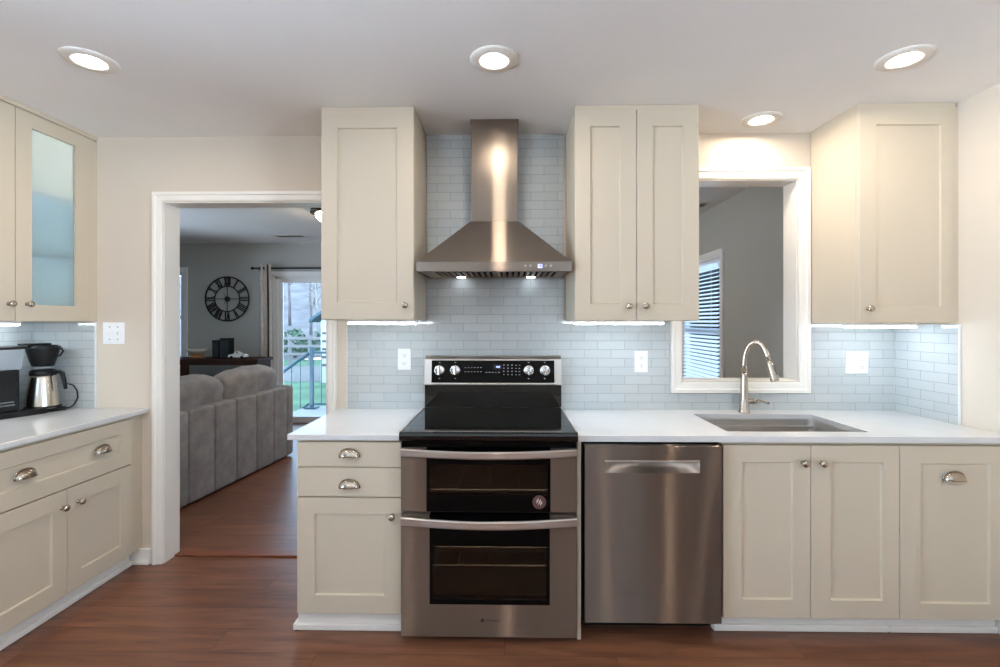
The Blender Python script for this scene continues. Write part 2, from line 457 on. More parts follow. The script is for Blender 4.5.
def text_mb(mb, s, mp, u, v, w, size, depth=0.0006, align='CENTER'):
    cu = bpy.data.curves.new('lettering', 'FONT'); cu.body = s; cu.size = size; cu.extrude = depth / 2; cu.align_x = align; cu.align_y = 'CENTER'
    ob = bpy.data.objects.new('lettering', cu); COL.objects.link(ob)
    dg = bpy.context.evaluated_depsgraph_get(); dg.update()
    me = bpy.data.meshes.new_from_object(ob.evaluated_get(dg))
    for vt in me.vertices: vt.co = Vector(mp(u + vt.co.x, v + vt.co.y, w + depth / 2 + vt.co.z))
    mb.bm.from_mesh(me)
    bpy.data.objects.remove(ob); bpy.data.meshes.remove(me); bpy.data.curves.remove(cu)
    return mb

# ------------------------------------------------------------------ room shell
XL, XR = -2.68, 2.124            # kitchen side walls
def xr(y): return XR - 0.036 * y       # the right wall is a little out of square
YR = -5.2                       # wall behind the camera
LXL, LXR, LYF = -5.3, 1.87, 3.6 # living room
T = 0.12
DO = (-1.934, -1.01, -0.02, 2.072)     # doorway hole
PW = (0.965, 1.597, 1.072, 2.183)      # pass-through hole
FB = FY(0)
struct('floor', MB().box(LXL - .2, 2.4, YR - .2, LYF + .14, -0.06, FZ), 'floor', 'dark reddish brown plank floor')
struct('ceiling', MB().box(LXL - .2, 2.4, YR - .2, LYF + .14, CEIL, CEIL + .1), 'ceil', 'white textured ceiling')
struct('wall_back', MB().panel_with_holes(FB, XL - T, XR + T, 0, CEIL, [DO, PW], 0, -T), 'wall', 'beige kitchen wall with doorway and pass-through')
KLW = (-5.05, -1.7, 0.12, 2.25)
struct('wall_left', MB().panel_with_holes(FX(XL), YR, -0.0005, 0, CEIL, [KLW], 0, -T), 'wall', 'beige wall behind the left cabinets')
KRW = (-4.8, -2.5, 0.3, 2.25)
XM = lambda u, v, w_: (xr(u) - w_, u, v)
struct('wall_right', MB().panel_with_holes(XM, YR, -.0005, 0, CEIL, [KRW], 0, -T), 'wall', 'beige wall at the right end of the counter')
RW = (-2.6, -1.38, 1.52, 2.3)
RW2 = (1.0, 1.9, 1.52, 2.3)
struct('wall_rear', MB().panel_with_holes(FY(YR), XL - T, 2.43, 0, CEIL, [RW, RW2], 0, T), 'wall')
struct('wall_living_near', MB().box(LXL, XL - T - .001, 0.0, T, 0, CEIL), 'lwall')
LW = (-5.05, -4.335, 0.85, 2.06)         # far-wall window
SD = (-3.10, -1.25, -0.02, 2.0)         # sliding door hole
struct('wall_living_far', MB().panel_with_holes(FY(LYF), LXL, LXR + T, 0, CEIL, [LW, SD], 0, -T), 'lwall', 'grey wall of the living room with the clock')
LLW = (0.9, 2.1, 0.8, 2.1)
struct('wall_living_left', MB().panel_with_holes(FX(LXL), 0, LYF, 0, CEIL, [LLW], 0, -T), 'lwall')
RWN = (1.53, 2.46, 0.62, 1.97)          # living right-wall window (Y, Z)
struct('wall_living_right', MB().panel_with_holes(FX(LXR), T + .001, LYF - .001, 0, CEIL, [RWN], 0, T), 'lwall', 'grey wall with a blind covered window seen through the pass-through')

# door casing, jamb liner
CAS = [(0.004, 0.0), (0.004, 0.010), (0.012, 0.013), (0.040, 0.015), (0.046, 0.020), (0.064, 0.020), (0.066, 0.0)]
def jamb(mb, hole, sill):
    a, b, c, d = hole
    t = 0.004
    mb.box(a, a + t, -0.002, T + .002, max(c, FZ), d); mb.box(b - t, b, -0.002, T + .002, max(c, FZ), d)
    mb.box(a + t, b - t, -0.002, T + .002, d - t, d)
    if sill: mb.box(a + t, b - t, -0.002, T + .002, c, c + t)
    return mb
mb = jamb(MB(), DO, False)
pth = [(DO[0], FZ), (DO[0], DO[3]), (DO[1], DO[3]), (DO[1], FZ)]
CAD = [(o * .86, d_) for o, d_ in CAS]
mb.frame_sweep(FB, pth, CAD, False)
mb.frame_sweep(FY(T), pth, [(o, -d_) for o, d_ in CAD], False)
struct('trim_1', mb, 'trim', 'white casing around the doorway to the living room')
mb = jamb(MB(), PW, True)
pth = [(PW[0], PW[2]), (PW[0], PW[3]), (PW[1], PW[3]), (PW[1], PW[2])]
mb.frame_sweep(FB, pth, CAS, True)
mb.frame_sweep(FY(T), pth, [(o, -d_) for o, d_ in CAS], True)
struct('trim_2', mb, 'trim', 'white mitred casing around the pass-through above the sink')
struct('trim_3', MB().box(DO[0] + .004, DO[1] - .004, 0.075, 0.135, FZ, FZ + 0.010, 0.004, 2), 'thresh', 'brown wood threshold strip across the doorway')
mb = MB().box(-2.13, DO[0] - .067, -0.014, 0, FZ, FZ + 0.085, 0.003); mb.box(-2.13, DO[0] - .067, -0.028, -0.0145, FZ, FZ + 0.02, 0.006, 3)
struct('baseboard_back', mb, 'trim', 'short white baseboard beside the doorway')
mb = MB().box(LXL, SD[0] - .07, LYF - .014, LYF, FZ, FZ + 0.09, 0.003)
struct('baseboard_far', mb, 'trim')
mb = MB().box(LXR - .014, LXR, T + .02, LYF - .02, FZ, FZ + 0.09, 0.003)
struct('baseboard_living_right', mb, 'trim')

# windows; the unseen ones are placed for daylight
def window(name, mp, hole, cas, depth, mullion=True, label=None):
    a, b, c, d = hole
    mb = MB().frame_sweep(mp, [(a, c), (a, d), (b, d), (b, c)], cas, True)
    o = struct(name, mb, 'vinyl', label)
    fr = MB(); f = 0.04
    fr.mbox(mp, a, a + f, c, d, -depth, -.02); fr.mbox(mp, b - f, b, c, d, -depth, -.02)
    fr.mbox(mp, a + f, b - f, c, c + f, -depth, -.02); fr.mbox(mp, a + f, b - f, d - f, d, -depth, -.02)
    if mullion: fr.mbox(mp, a + f, b - f, (c + d) / 2 - .02, (c + d) / 2 + .02, -depth, -.03)
    build('window_sash', fr, 'vinyl', o)
    build('pane', MB().mbox(mp, a + f, b - f, c + f, d - f, -depth * .7, -depth * .7 + .005), 'clear', o)
    return o
WC = [(0.0, 0.0), (0.0, 0.012), (0.05, 0.018), (0.064, 0.018), (0.064, 0.0)]
window('window_3', lambda u, v, w_: (u, YR + w_, v), RW, WC, .10)  # unseen daylight window, set high to keep its reflection hidden
for _i, _h in ((6, RW2),): window('window_%d' % _i, lambda u, v, w_: (u, YR + w_, v), _h, [(o_, d_) for o_, d_ in WC], .10, False)  # unseen high window, added for daylight from the right rear
portal('rear_window_portal', ((RW[0] + RW[1]) / 2, YR - T - .02, (RW[2] + RW[3]) / 2), (PI / 2, 0, 0), RW[1] - RW[0], RW[3] - RW[2]).rotation_euler = (-PI / 2, 0, PI)
window('window_5', FX(XL), KLW, WC, .10)  # unseen window, enlarged to bring cool daylight from the left
portal('kitchen_window_portal', (XL - T - .02, (KLW[0] + KLW[1]) / 2, (KLW[2] + KLW[3]) / 2), (0, -PI / 2, 0), KLW[3] - KLW[2], KLW[1] - KLW[0])
window('window_7', XM, KRW, WC, .10)  # unseen window, added to light the left cabinets
portal('right_kitchen_portal', (xr(-3.75) + T + .03, (KRW[0] + KRW[1]) / 2, (KRW[2] + KRW[3]) / 2), (0, PI / 2, 0), KRW[3] - KRW[2], KRW[1] - KRW[0])
window('window_1', FX(LXR, -1), RWN, WC, .10, label='white double hung window on the living room side wall')
portal('side_window_portal', (LXR + T + .02, (RWN[0] + RWN[1]) / 2, (RWN[2] + RWN[3]) / 2), (0, -PI / 2, 0), RWN[3] - RWN[2], RWN[1] - RWN[0]).rotation_euler = (0, PI / 2, 0)
window('window_2', FY(LYF), LW, WC, .10, label='window at the left end of the living room far wall')
portal('far_window_portal', ((LW[0] + LW[1]) / 2, LYF + T + .02, (LW[2] + LW[3]) / 2), (-PI / 2, 0, 0), LW[1] - LW[0], LW[3] - LW[2])
window('window_4', FX(LXL), LLW, WC, .10)  # unseen window, added to brighten the living room
portal('left_window_portal', (LXL - T - .02, (LLW[0] + LLW[1]) / 2, (LLW[2] + LLW[3]) / 2), (0, -PI / 2, 0), LLW[3] - LLW[2], LLW[1] - LLW[0])
# sliding glass door
mb = MB().frame_sweep(FY(LYF), [(SD[0], 0), (SD[0], SD[3]), (SD[1], SD[3]), (SD[1], 0)], [(0, 0), (0, .012), (.05, .018), (.062, .018), (.062, 0)], False)
d1 = struct('door_1', mb, 'vinyl', 'white sliding glass door to the deck')
FS = FY(LYF)
mb = MB()
f = 0.03
mb.mbox(FS, SD[0], SD[0] + f, 0.03, SD[3], -T, -.01).mbox(FS, SD[1] - f, SD[1], 0.03, SD[3], -T, -.01).mbox(FS, SD[0], SD[1], SD[3] - f, SD[3], -T, -.01).mbox(FS, SD[0], SD[1], 0, .03, -T, -.01)
build('door_frame', mb, 'vinyl', d1)
mid = (SD[0] + SD[1]) / 2
for (a, b, wo) in ((SD[0] + f, mid + .03, -.05), (mid - .03, SD[1] - f, -.09)):
    mb = MB(); g = 0.05
    mb.mbox(FS, a, a + g, .03, SD[3] - f, wo - .03, wo).mbox(FS, b - g, b, .03, SD[3] - f, wo - .03, wo)
    mb.mbox(FS, a + g, b - g, .03, .03 + .09, wo - .03, wo).mbox(FS, a + g, b - g, SD[3] - f - g, SD[3] - f, wo - .03, wo)
    s = build('sliding_panel', mb, 'vinyl', d1)
    build('pane', MB().mbox(FS, a + g, b - g, .12, SD[3] - f - g, wo - .018, wo - .012), 'clear', s)
portal('slider_portal', (mid, LYF + T + .02, 1.0), (-PI / 2, 0, 0), SD[1] - SD[0], 1.98)

# ------------------------------------------------------------------ backsplash tile
mb = MB()
tk = 0.008
FT = FB
def tbox(a, b, c, d): mb.mbox(FT, a, b, c, d, 0, tk)
mb.panel_with_holes(FT, -0.892, XR - .001, 0.9145, CEIL - .001,
    [(-.892, -.447, 1.409, CEIL), (.311, XR, 1.409, CEIL), (.895, 1.664, 1.005, 1.41), ], 0.0003, tk)
bs = build('backsplash', mb, 'tileY')
tag(bs, 'pale blue grey glass tile backsplash along the back wall behind range and sink', 'backsplash', None)
build('edge_strip', MB().mbox(FT, -.897, -.8925, .9145, 1.409, 0.0003, tk + .002), 'edge', bs)
def rwall(y0_, y1_, d0, d1, z0_, z1_): return [(xr(a) - c, a, z) for z in (z0_, z1_) for (a, c) in ((y0_, d0), (y0_, d1), (y1_, d1), (y1_, d0))]
mb = MB().hexa(rwall(-.365, -.0085, .0003, tk, .9145, 1.388))
bs2 = tag(build('backsplash', mb, 'tileX'), 'short return of brightly lit glass tile on the right side wall', 'backsplash')
build('edge_strip', MB().hexa(rwall(-.371, -.3655, .0003, tk + .002, .9145, 1.388)), 'edge', bs2)
mb = MB().mbox(FT, XL + .0005, -2.322, .9145, 1.397, 0.0003, tk)
bs3 = tag(build('backsplash', mb, 'tileY'), 'narrow glass tile panel behind the coffee carafe', 'backsplash')
build('edge_strip', MB().mbox(FT, -2.3215, -2.317, .9145, 1.397, 0.0003, tk + .002), 'edge', bs3)
mb = MB().box(XL + .0003, XL + tk, -0.86, -0.0085, .9145, 1.397)
tag(build('backsplash', mb, 'tileX'), 'glass tile on the left side wall behind the coffee maker', 'backsplash')

# ------------------------------------------------------------------ hardware
def knob(mp, u, v, w0, parent):
    a = Vector(mp(u, v, w0)); ax = Vector(mp(u, v, w0 + 1)) - a
    mb = MB().lathe([(0.0, 0.0), (.009, 0.0), (.009, .002), (.0055, .004), (.005, .013), (.010, .016), (.0145, .020), (.0155, .0245), (.013, .029), (.007, .0315), (0, .032)], a, ax, 20)
    return build('knob', mb, 'nickel', parent)
def cup_pull(mp, u, v, w0, parent, wd=.044, h=.036, p=.026):
    mb = MB()
    def fn(i, j):
        th, ph = PI * i, PI / 2 * j
        s = max(math.sin(th), 0) ** .8
        return mp(u + wd * math.cos(th), v + h * s * math.cos(ph) ** .85, w0 + p * s * math.sin(ph) + .0005)
    mb.grid(fn, 22, 9)
    bmesh.ops.remove_doubles(mb.bm, verts=mb.bm.verts[:], dist=1e-6)
    geom = mb.bm.faces[:]
    bmesh.ops.solidify(mb.bm, geom=geom, thickness=0.002)
    # rim bead round the lower lip, and the two screw ears
    lip = [mp(u + wd * math.cos(PI * k / 20), v, w0 + .001 + p * math.sin(PI * k / 20) ** .8) for k in range(21)]
    mb.tube(lip, .0022, 8)
    arch = [mp(u + (wd + .002) * math.cos(PI * k / 20), v + (h + .002) * math.sin(PI * k / 20) ** .8, w0 + .0015) for k in range(21)]
    mb.tube(arch, .0022, 8)
    return build('cup_pull', mb, 'nickel', parent)

def door(mp, u0, u1, v0, v1, w0, w1, parent, st=.077, rb=.08, rt=None, name='door', panel=None):
    p = panel or (u0 + st, u1 - st, v0 + rb, v1 - (rt or rb))
    return build(name, MB().shaker(mp, u0, u1, v0, v1, w0, w1, *p), 'cab', parent)

# ------------------------------------------------------------------ upper cabinets
def upper(label, x0, x1, zb, doors, fill=None):
    t = thing('wall_cabinet', label, 'cabinet', ((x0 + x1) / 2, -.165, zb))
    mb = MB().mbox(FB, x0, x1, zb, CEIL - .001, .0085, .341)
    if fill: mb.mbox(FB, fill[0], fill[1], zb, CEIL - .02, .3411, .356)
    build('body', mb, 'cab', t)
    build('top_strip', MB().mbox(FB, x0, x1, CEIL - .026, CEIL - .0015, .3413, .357, .001), 'cab', t)
    for (u0, u1, pu0, pu1, kx) in doors:
        d = door(FB, u0, u1, zb + .003, CEIL - .027, .342, .362, t, panel=(pu0, pu1, zb + .082, 2.336))
        knob(FB, kx, zb + .07, .362, d)
    return t
upper('single door cream wall cabinet between the doorway and the range hood', -.90, -.450, 1.409, [(-.899, -.451, -.823, -.532, -.489)])
upper('double door cream wall cabinet right of the range hood', .324, .915, 1.404, [(.325, .6155, .397, .539, .578), (.6185, .914, .694, .838, .658)])
upper('single door cream wall cabinet in the right corner beside the pass-through', 1.667, 2.1235, 1.392, [(1.668, 2.108, 1.748, 2.052, 1.708)], fill=(2.109, 2.1345))

# left wall cabinet, one frosted door
FLU = FX(XL)
W0 = -2.316 - XL
t = thing('wall_cabinet', 'cream wall cabinet on the left wall with a frosted glass door', 'cabinet', (XL + .17, -.42, 1.402))
mb = MB(); y0, y1, zb = -.84, -.0005, 1.402
wi = W0 - .022
for b in ((y0, y1, zb, zb + .018), (y0, y1, CEIL - .02, CEIL - .001)): mb.mbox(FLU, b[0], b[1], b[2], b[3], .0005, wi)
for b in ((y0, y0 + .018), (-.459, -.441), (-.045, y1)): mb.mbox(FLU, b[0], b[1], zb + .018, CEIL - .02, .0005, wi)
mb.mbox(FLU, y0 + .018, -.045, zb + .018, CEIL - .02, .0005, .006)
build('body', mb, 'cab', t)
build('face_frame', MB().panel_with_holes(FLU, y0, y1, zb, CEIL - .001, [(-.40, -.07, zb + .03, CEIL - .04), (y0 + .03, -.48, zb + .03, CEIL - .04)], wi + .0002, wi + .0015), 'cab', t)
build('liner', MB().mbox(FLU, -.44, -.046, zb + .0185, CEIL - .021, .007, .012), 'cabin', t)
for z in (1.72, 2.03):
    build('shelf', MB().mbox(FLU, -.44, -.046, z, z + .018, .013, wi - .02), 'cabin', t)
for z in (1.70, 2.01, 2.40):
    build('puck_light', MB().lathe([(0, -.001), (.03, 0), (.03, .012), (0, .012)], (XL + .16, -.245, z), (0, 0, 1), 20), 'cablamp' if z > 2.1 else 'cablow', t)
d = door(FLU, -.838, -.4415, zb + .003, CEIL - .027, wi + .002, W0, t)
knob(FLU, -.4715, 1.484, W0, d)
gd = build('door', MB().panel_with_holes(FLU, -.4385, -.047, zb + .003, CEIL - .027, [(-.363, -.129, 1.483, 2.343)], wi + .002, W0), 'cab', t, label='cream door framing a frosted pane')
build('pane', MB().mbox(FLU, -.367, -.125, 1.479, 2.347, wi + .004, wi + .009), 'frost', gd, label='frosted glass pane')
knob(FLU, -.388, 1.485, W0, gd)
build('filler', MB().mbox(FLU, -.0455, y1, zb, CEIL - .03, wi + .002, W0 - .001), 'cab', t)
build('top_strip', MB().mbox(FLU, y0, y1, CEIL - .024, CEIL - .0015, W0 + .0003, W0 + .004, .001), 'cab', t)

# ------------------------------------------------------------------ base cabinets
def toe(mp, u0, u1, w, t, sides=()):
    mb = MB().mbox(mp, u0, u1, FZ, .1295, w - .015, w)
    build('toe_kick', mb, 'trim', t)
    mb = MB().mbox(mp, u0, u1, FZ, FZ + .028, w + .0003, w + .016, .005, 3)
    build('shoe_moulding', mb, 'trim', t)
# left of range
t = thing('base_cabinet', 'cream base cabinet with two drawers and a door left of the range', 'cabinet', (-.687, -.3, 0))
mb = MB().mbox(FB, -.914, -.459, .13, .8885, .0005, .57).mbox(FB, -.914, -.459, FZ, .13, .0005, .525)
build('body', mb, 'cab', t)
toe(FB, -.928, -.459, .545, t)
build('end_shoe', MB().box(-.946, -.9285, -.561, -.002, FZ, FZ + .028, .005, 3).box(-.928, -.9145, -.5445, -.002, FZ, .1295), 'trim', t)
for (za, zb_, zp) in ((.772, .879, .815), (.642, .768, .682)):
    dr = build('drawer', MB().mbox(FB, -.913, -.4595, za, zb_, .5705, .59, .0015), 'cab', t)
    cup_pull(FB, -.684, zp, .59, dr)
d = door(FB, -.913, -.4595, .135, .637, .5705, .59, t, panel=(-.838, -.533, .214, .567))
knob(FB, -.497, .562, .59, d)
# sink base
t = thing('base_cabinet', 'cream double door base cabinet under the sink', 'cabinet', (1.295, -.3, FZ))
build('body', MB().mbox(FB, .923, .941, .13, .8885, .0005, .57).mbox(FB, 1.652, 1.670, .13, .8885, .0005, .57).mbox(FB, .941, 1.652, .13, .148, .0005, .57).mbox(FB, .941, 1.652, .148, .62, .0005, .02).mbox(FB, .941, 1.652, .84, .8885, .55, .57).mbox(FB, .93, 1.670, FZ, .13, .0005, .50), 'cab', t)
toe(FB, .908, 1.6705, .52, t)
for (a, b, p0, p1, kx) in ((.924, 1.2945, 1.004, 1.220, 1.260), (1.2975, 1.669, 1.380, 1.598, 1.338)):
    d = door(FB, a, b, .134, .872, .5705, .59, t, panel=(p0, p1, .212, .800))
    knob(FB, kx, .800, .59, d)
# bin pull-out
t = thing('base_cabinet', 'cream pull-out base cabinet with a cup pull at the far right', 'cabinet', (1.90, -.3, FZ))
build('body', MB().mbox(FB, 1.6715, 2.123, .13, .8885, .0005, .57).mbox(FB, 2.121, 2.143, .13, .8885, .5701, .588).mbox(FB, 1.6715, 2.123, FZ, .13, .0005, .50), 'cab', t)
toe(FB, 1.6715, 2.14, .52, t)
d = door(FB, 1.6725, 2.1185, .134, .872, .5705, .59, t, panel=(1.758, 2.050, .202, .797), name='pull_out_front')
cup_pull(FB, 1.897, .728, .59, d)
# end panel between range and dishwasher
tag(build('end_panel', MB().mbox(FB, .299, .315, FZ, .8885, .0005, .60, .001), 'cab'), 'thin cream end panel between the range and the dishwasher', 'panel')
# left wall base
FLB = FX(XL)
t = thing('base_cabinet', 'cream base cabinet with a wide drawer along the left wall', 'cabinet', (XL + .3, -.43, 0))
wf = -2.04 - XL
build('body', MB().mbox(FLB, -.86, -.0005, .13, .8885, .0005, wf - .02).mbox(FLB, -.86, -.0005, FZ, .13, .0005, .55), 'cab', t)
toe(FLB, -.86, -.03, .572, t)
dr = build('drawer', MB().shaker(FLB, -.845, -.094, .63, .872, wf - .0195, wf, -.768, -.171, .704, .804), 'cab', t)
cup_pull(FLB, -.661, .742, wf, dr); cup_pull(FLB, -.28, .742, wf, dr)
for (a, b, kx) in ((-.845, -.4705, -.497), (-.4675, -.094, -.416)):
    d = door(FLB, a, b, .137, .624, wf - .0195, wf, t, st=.07, rb=.08, rt=.078)
    knob(FLB, kx, .547, wf, d)

# ------------------------------------------------------------------ countertops
ZC = .914
tag(build('countertop', MB().box(-.952, -.4565, -.602, -.0005, .889, ZC, .003, 2), 'quartz'), 'short white quartz countertop left of the range', 'countertop')
SK = (.976, 1.595, .125, .515)
mb = MB().panel_with_holes(lambda u, v, w_: (u if u < 2 else xr(-v) - .0005, -v, w_), .299, XR, .0005, .605, [SK], .889, ZC)
tag(build('countertop', mb, 'quartz'), 'long white quartz countertop over dishwasher and sink', 'countertop')
tag(build('countertop', MB().box(XL + .0005, -2.02, -.87, -.0005, .889, ZC, .003, 2), 'quartz'), 'white quartz countertop along the left wall under the coffee maker', 'countertop')

# ------------------------------------------------------------------ sink and faucet
t = thing('kitchen_sink', 'stainless undermount sink set in the white countertop', 'sink', (1.29, -.32, .66))
x0, x1, y0, y1 = .968, 1.605, -.525, -.115
def rr(x0, x1, y0, y1, r, z, n=6):
    pts = []
    for (cx, cy, a0) in ((x1 - r, y1 - r, 0), (x0 + r, y1 - r, PI / 2), (x0 + r, y0 + r, PI), (x1 - r, y0 + r, 1.5 * PI)):
        for k in range(n + 1):
            a = a0 + PI / 2 * k / n; pts.append((cx + r * math.cos(a), cy + r * math.sin(a), z))
    return pts
R = [rr(x0 - .02, x1 + .02, y0 - .02, y1 + .02, .04, .8885), rr(x0, x1, y0, y1, .03, .8885), rr(x0 + .004, x1 - .004, y0 + .004, y1 - .004, .03, .70), rr(x0 + .03, x1 - .03, y0 + .03, y1 - .03, .04, .675)]
mb = MB().rings(R, True, False, False)
b2 = bmesh.new(); b2.faces.new([b2.verts.new(p) for p in R[-1]]); mb.merge(b2)
build('bowl', mb, 'sinksteel', t)
for ya_ in (y1 - .018, y0 + .006): build('ledge', MB().box(x0 + .004, x1 - .004, ya_, ya_ + .012, .845, .853), 'sinksteel', t)
build('drain', MB().lathe([(.0, .0), (.03, 0), (.045, .004), (.045, .0), (0, 0)], (1.29, -.32, .676)), 'chrome', t)
fx, fy = 1.270, -.075
t = thing('kitchen_faucet', 'brushed nickel gooseneck faucet behind the sink', 'faucet', (fx, fy, ZC))
build('body', MB().lathe([(0, 0), (.030, 0), (.030, .004), (.025, .010), (.022, .09), (.018, .17), (.0155, .20), (.0155, .215), (0, .215)], (fx, fy, ZC)), 'nickel', t)
pts = [(0, 0, .21), (0, 0, .26)]
hx, hy = .080, -.085
for k in range(1, 15):
    a = PI * k / 15 * .93
    q = (1 - math.cos(a)) / 2
    pts.append((hx * q, hy * q, .262 + .118 * math.sin(a)))
e = Vector(pts[-1]); dd = Vector((.010, -.011, -.05)).normalized()
pts.append(e + dd * .03)
build('spout', MB().tube([(fx + p[0], fy + p[1], ZC + p[2]) for p in pts], [.0145] * 2 + [.0125] * (len(pts) - 2), 16), 'nickel', t)
h0 = Vector((fx, fy, ZC)) + Vector(pts[-1]); h1 = h0 + dd * .105
sh = build('spray_head', MB().lathe([(0, 0), (.0145, 0), (.0155, .01), (.018, .05), (.0205, .098), (.019, .105), (0, .105)], h0, dd, 24), 'nickel', t)
side = Vector((.75, -.65, .1)); side = (side - dd * side.dot(dd)).normalized(); lat = dd.cross(side)
c0 = h0 + dd * .045 + side * .0155
mb = MB().hexa([c0 + lat * sx + dd * sd + side * sz for sz in (-.006, .0045) for (sx, sd) in ((-.008, -.022), (.008, -.022), (.008, .03), (-.008, .03))], .003)
build('spray_button', mb, 'black', sh)
mb = MB().lathe([(0, 0), (.014, 0), (.0145, .02), (.0135, .038), (.010, .044), (0, .044)], (fx + .015, fy - .004, ZC + .062), (1, -.15, 0), 18)
mb.tube([(fx + .055, fy - .01, ZC + .066), (fx + .075, fy - .013, ZC + .067), (fx + .10, fy - .016, ZC + .058), (fx + .122, fy - .018, ZC + .052)], [.0065, .006, .006, .0075], 10)
build('lever', mb, 'nickel', t)

# ------------------------------------------------------------------ outlets and switch
def receptacle(mp, u, v, w_, parent):
    mb = MB().mbox(mp, u - .0165, u + .0165, v - .0135, v + .0135, w_, w_ + .0015, .0007)
    r = build('receptacle', mb, 'plate', parent)
    mb = MB().mbox(mp, u - .0075, u - .0055, v - .003, v + .007, w_ + .0014, w_ + .0019).mbox(mp, u + .0055, u + .0075, v - .003, v + .006, w_ + .0014, w_ + .0019)
    a = Vector(mp(u, v - .0075, w_ + .0014)); ax = Vector(mp(u, v, w_ + 1)) - Vector(mp(u, v, w_))
    mb.cyl(a, a + ax.normalized() * .0005, .0025)
    build('slot', mb, 'slot', r)
def outlet(label, u, v, wd, h, w_, group=None):
    t = thing('wall_outlet', label, 'outlet', (u, -w_, v - h / 2))
    build('plate', MB().mbox(FB, u - wd / 2, u + wd / 2, v - h / 2, v + h / 2, w_ + .0002, w_ + .006, .002, 2), 'plate', t)
    return t
t = outlet('white duplex outlet on the tile left of the range', -.573, 1.191, .073, .118, tk)
receptacle(FB, -.573, 1.213, tk + .006, t); receptacle(FB, -.573, 1.169, tk + .006, t)
t = outlet('white duplex outlet on the tile right of the range under the double wall cabinet', .738, 1.180, .073, .118, tk)
receptacle(FB, .738, 1.202, tk + .006, t); receptacle(FB, .738, 1.158, tk + .006, t)
t = outlet('wide white switch and outlet plate in the right corner', 1.915, 1.176, .122, .122, tk)
receptacle(FB, 1.942, 1.198, tk + .006, t); receptacle(FB, 1.942, 1.154, tk + .006, t)
build('toggle', MB().mbox(FB, 1.884, 1.892, 1.166, 1.188, tk + .006, tk + .014, .002), 'plate', t)
t = thing('light_switch', 'white double light switch plate beside the doorway', 'switch', (-2.216, 0, 1.274))
build('plate', MB().mbox(FB, -2.278, -2.154, 1.274, 1.396, .0003, .006, .002, 2), 'plate', t)
for u in (-2.239, -2.193):
    build('toggle', MB().mbox(FB, u - .005, u + .005, 1.324, 1.346, .006, .016, .002), 'plate', t)
    for z in (1.37, 1.30): build('screw', MB().cyl((u, -.006, z), (u, -.0068, z), .003), 'slot', t)

# ------------------------------------------------------------------ under-cabinet lights
def bar_light(label, mp, u0, u1, v1, wa, wb):
    c = mp((u0 + u1) / 2, v1 - .022, (wa + wb) / 2)
    t = thing('under_cabinet_light', label, 'light', c, 'bar lights under the wall cabinets')
    build('housing', MB().mbox(mp, u0, u1, v1 - .012, v1 - .0005, wa, wb), 'plate', t)
    build('diffuser', MB().mbox(mp, u0 + .004, u1 - .004, v1 - .022, v1 - .0122, wa + .004, wb - .002, .003, 2), 'strip', t)
bar_light('bar light under the single door wall cabinet left of the range hood', FB, -.80, -.455, 1.409, .25, .29)
bar_light('bar light under the double door wall cabinet right of the range hood', FB, .33, .775, 1.409, .25, .29)
bar_light('bar light under the wall cabinet in the right corner', FB, 1.70, 2.05, 1.392, .20, .24)
bar_light('bar light under the frosted door cabinet on the left wall', FX(XL), -.80, -.19, 1.402, .09, .13)

# ------------------------------------------------------------------ recessed ceiling lights
def recessed():
    t = thing('recessed_light', 'x', 'light', (0, 0, CEIL), 'recessed ceiling lights')
    build('trim_ring', MB().lathe([(.046, -.0006), (.046, -.006), (.062, -.010), (.090, -.007), (.095, -.002), (.095, -.0006), (.046, -.0006)], (0, 0, CEIL), (0, 0, 1), 40, True, False), 'trim', t)
    build('diffuser', MB().lathe([(0, -.0008), (.0455, -.0008), (.0455, -.004), (0, -.0045)], (0, 0, CEIL), (0, 0, 1), 40), 'lamp', t)
    return t
r0 = recessed()
r0.location = (-1.657, -.777, CEIL); WORLD[r0] = Vector(r0.location)
r0['label'] = 'recessed ceiling light above the left counter, leftmost of the row'
dup(r0, (-.053, -.759, CEIL), 'recessed ceiling light in front of the range hood chimney')
dup(r0, (1.562, -.741, CEIL), 'recessed ceiling light near the right corner cabinet, rightmost of the row')
dup(r0, (1.301, -.186, CEIL), 'recessed ceiling light directly over the sink and pass-through')
for x, y in ((-1.7, -1.9), (-1.6, -3.2), (0, -2.9), (1.62, -2.9), (-1.2, -4.3), (1.2, -4.3)):  # unseen lamps: some read from streaks in the steel, others added for brightness
    dup(r0, (x, y, CEIL), 'unseen recessed ceiling light behind the viewpoint')

# ------------------------------------------------------------------ range hood
t = thing('range_hood', 'stainless steel pyramid range hood with tall chimney above the range', 'range hood', (-.063, -.2, 1.64))
hx0, hx1, hy0, hz0, hz1 = -.432, .303, -.395, 1.640, 1.684
cx0, cx1, cy0 = -.187, .055, -.205
yb = -.0085
mb = MB()
mb.box(hx0, hx1, hy0, hy0 + .002, hz0, hz1).box(hx0, hx0 + .002, hy0 + .002, yb, hz0, hz1).box(hx1 - .002, hx1, hy0 + .002, yb, hz0, hz1).box(hx0 + .002, hx1 - .002, yb - .002, yb, hz0, hz1)
build('rim', mb, 'steel_h', t)
ov = [(hx0, hy0, hz1), (hx1, hy0, hz1), (hx1, yb, hz1), (hx0, yb, hz1)]
top = [(cx0 - .004, cy0 - .004, 1.914), (cx1 + .004, cy0 - .004, 1.914), (cx1 + .004, yb, 1.914), (cx0 - .004, yb, 1.914)]
R = []
for k in range(9):
    q = k / 8; s = q
    zz = hz1 + (1.914 - hz1) * q
    sag = -.010 * math.sin(PI * q)
    R.append([tuple(Vector(a) * (1 - s) + Vector(b) * s) for a, b in zip(ov, top)])
    r = R[-1]; R[-1] = [(x - (sag if i in (0, 3) else -sag) * -1, y, zz) if False else (x, y, zz) for i, (x, y, z_) in enumerate(r)]
build('canopy', MB().rings(R, True, True, False), 'steel_h', t)
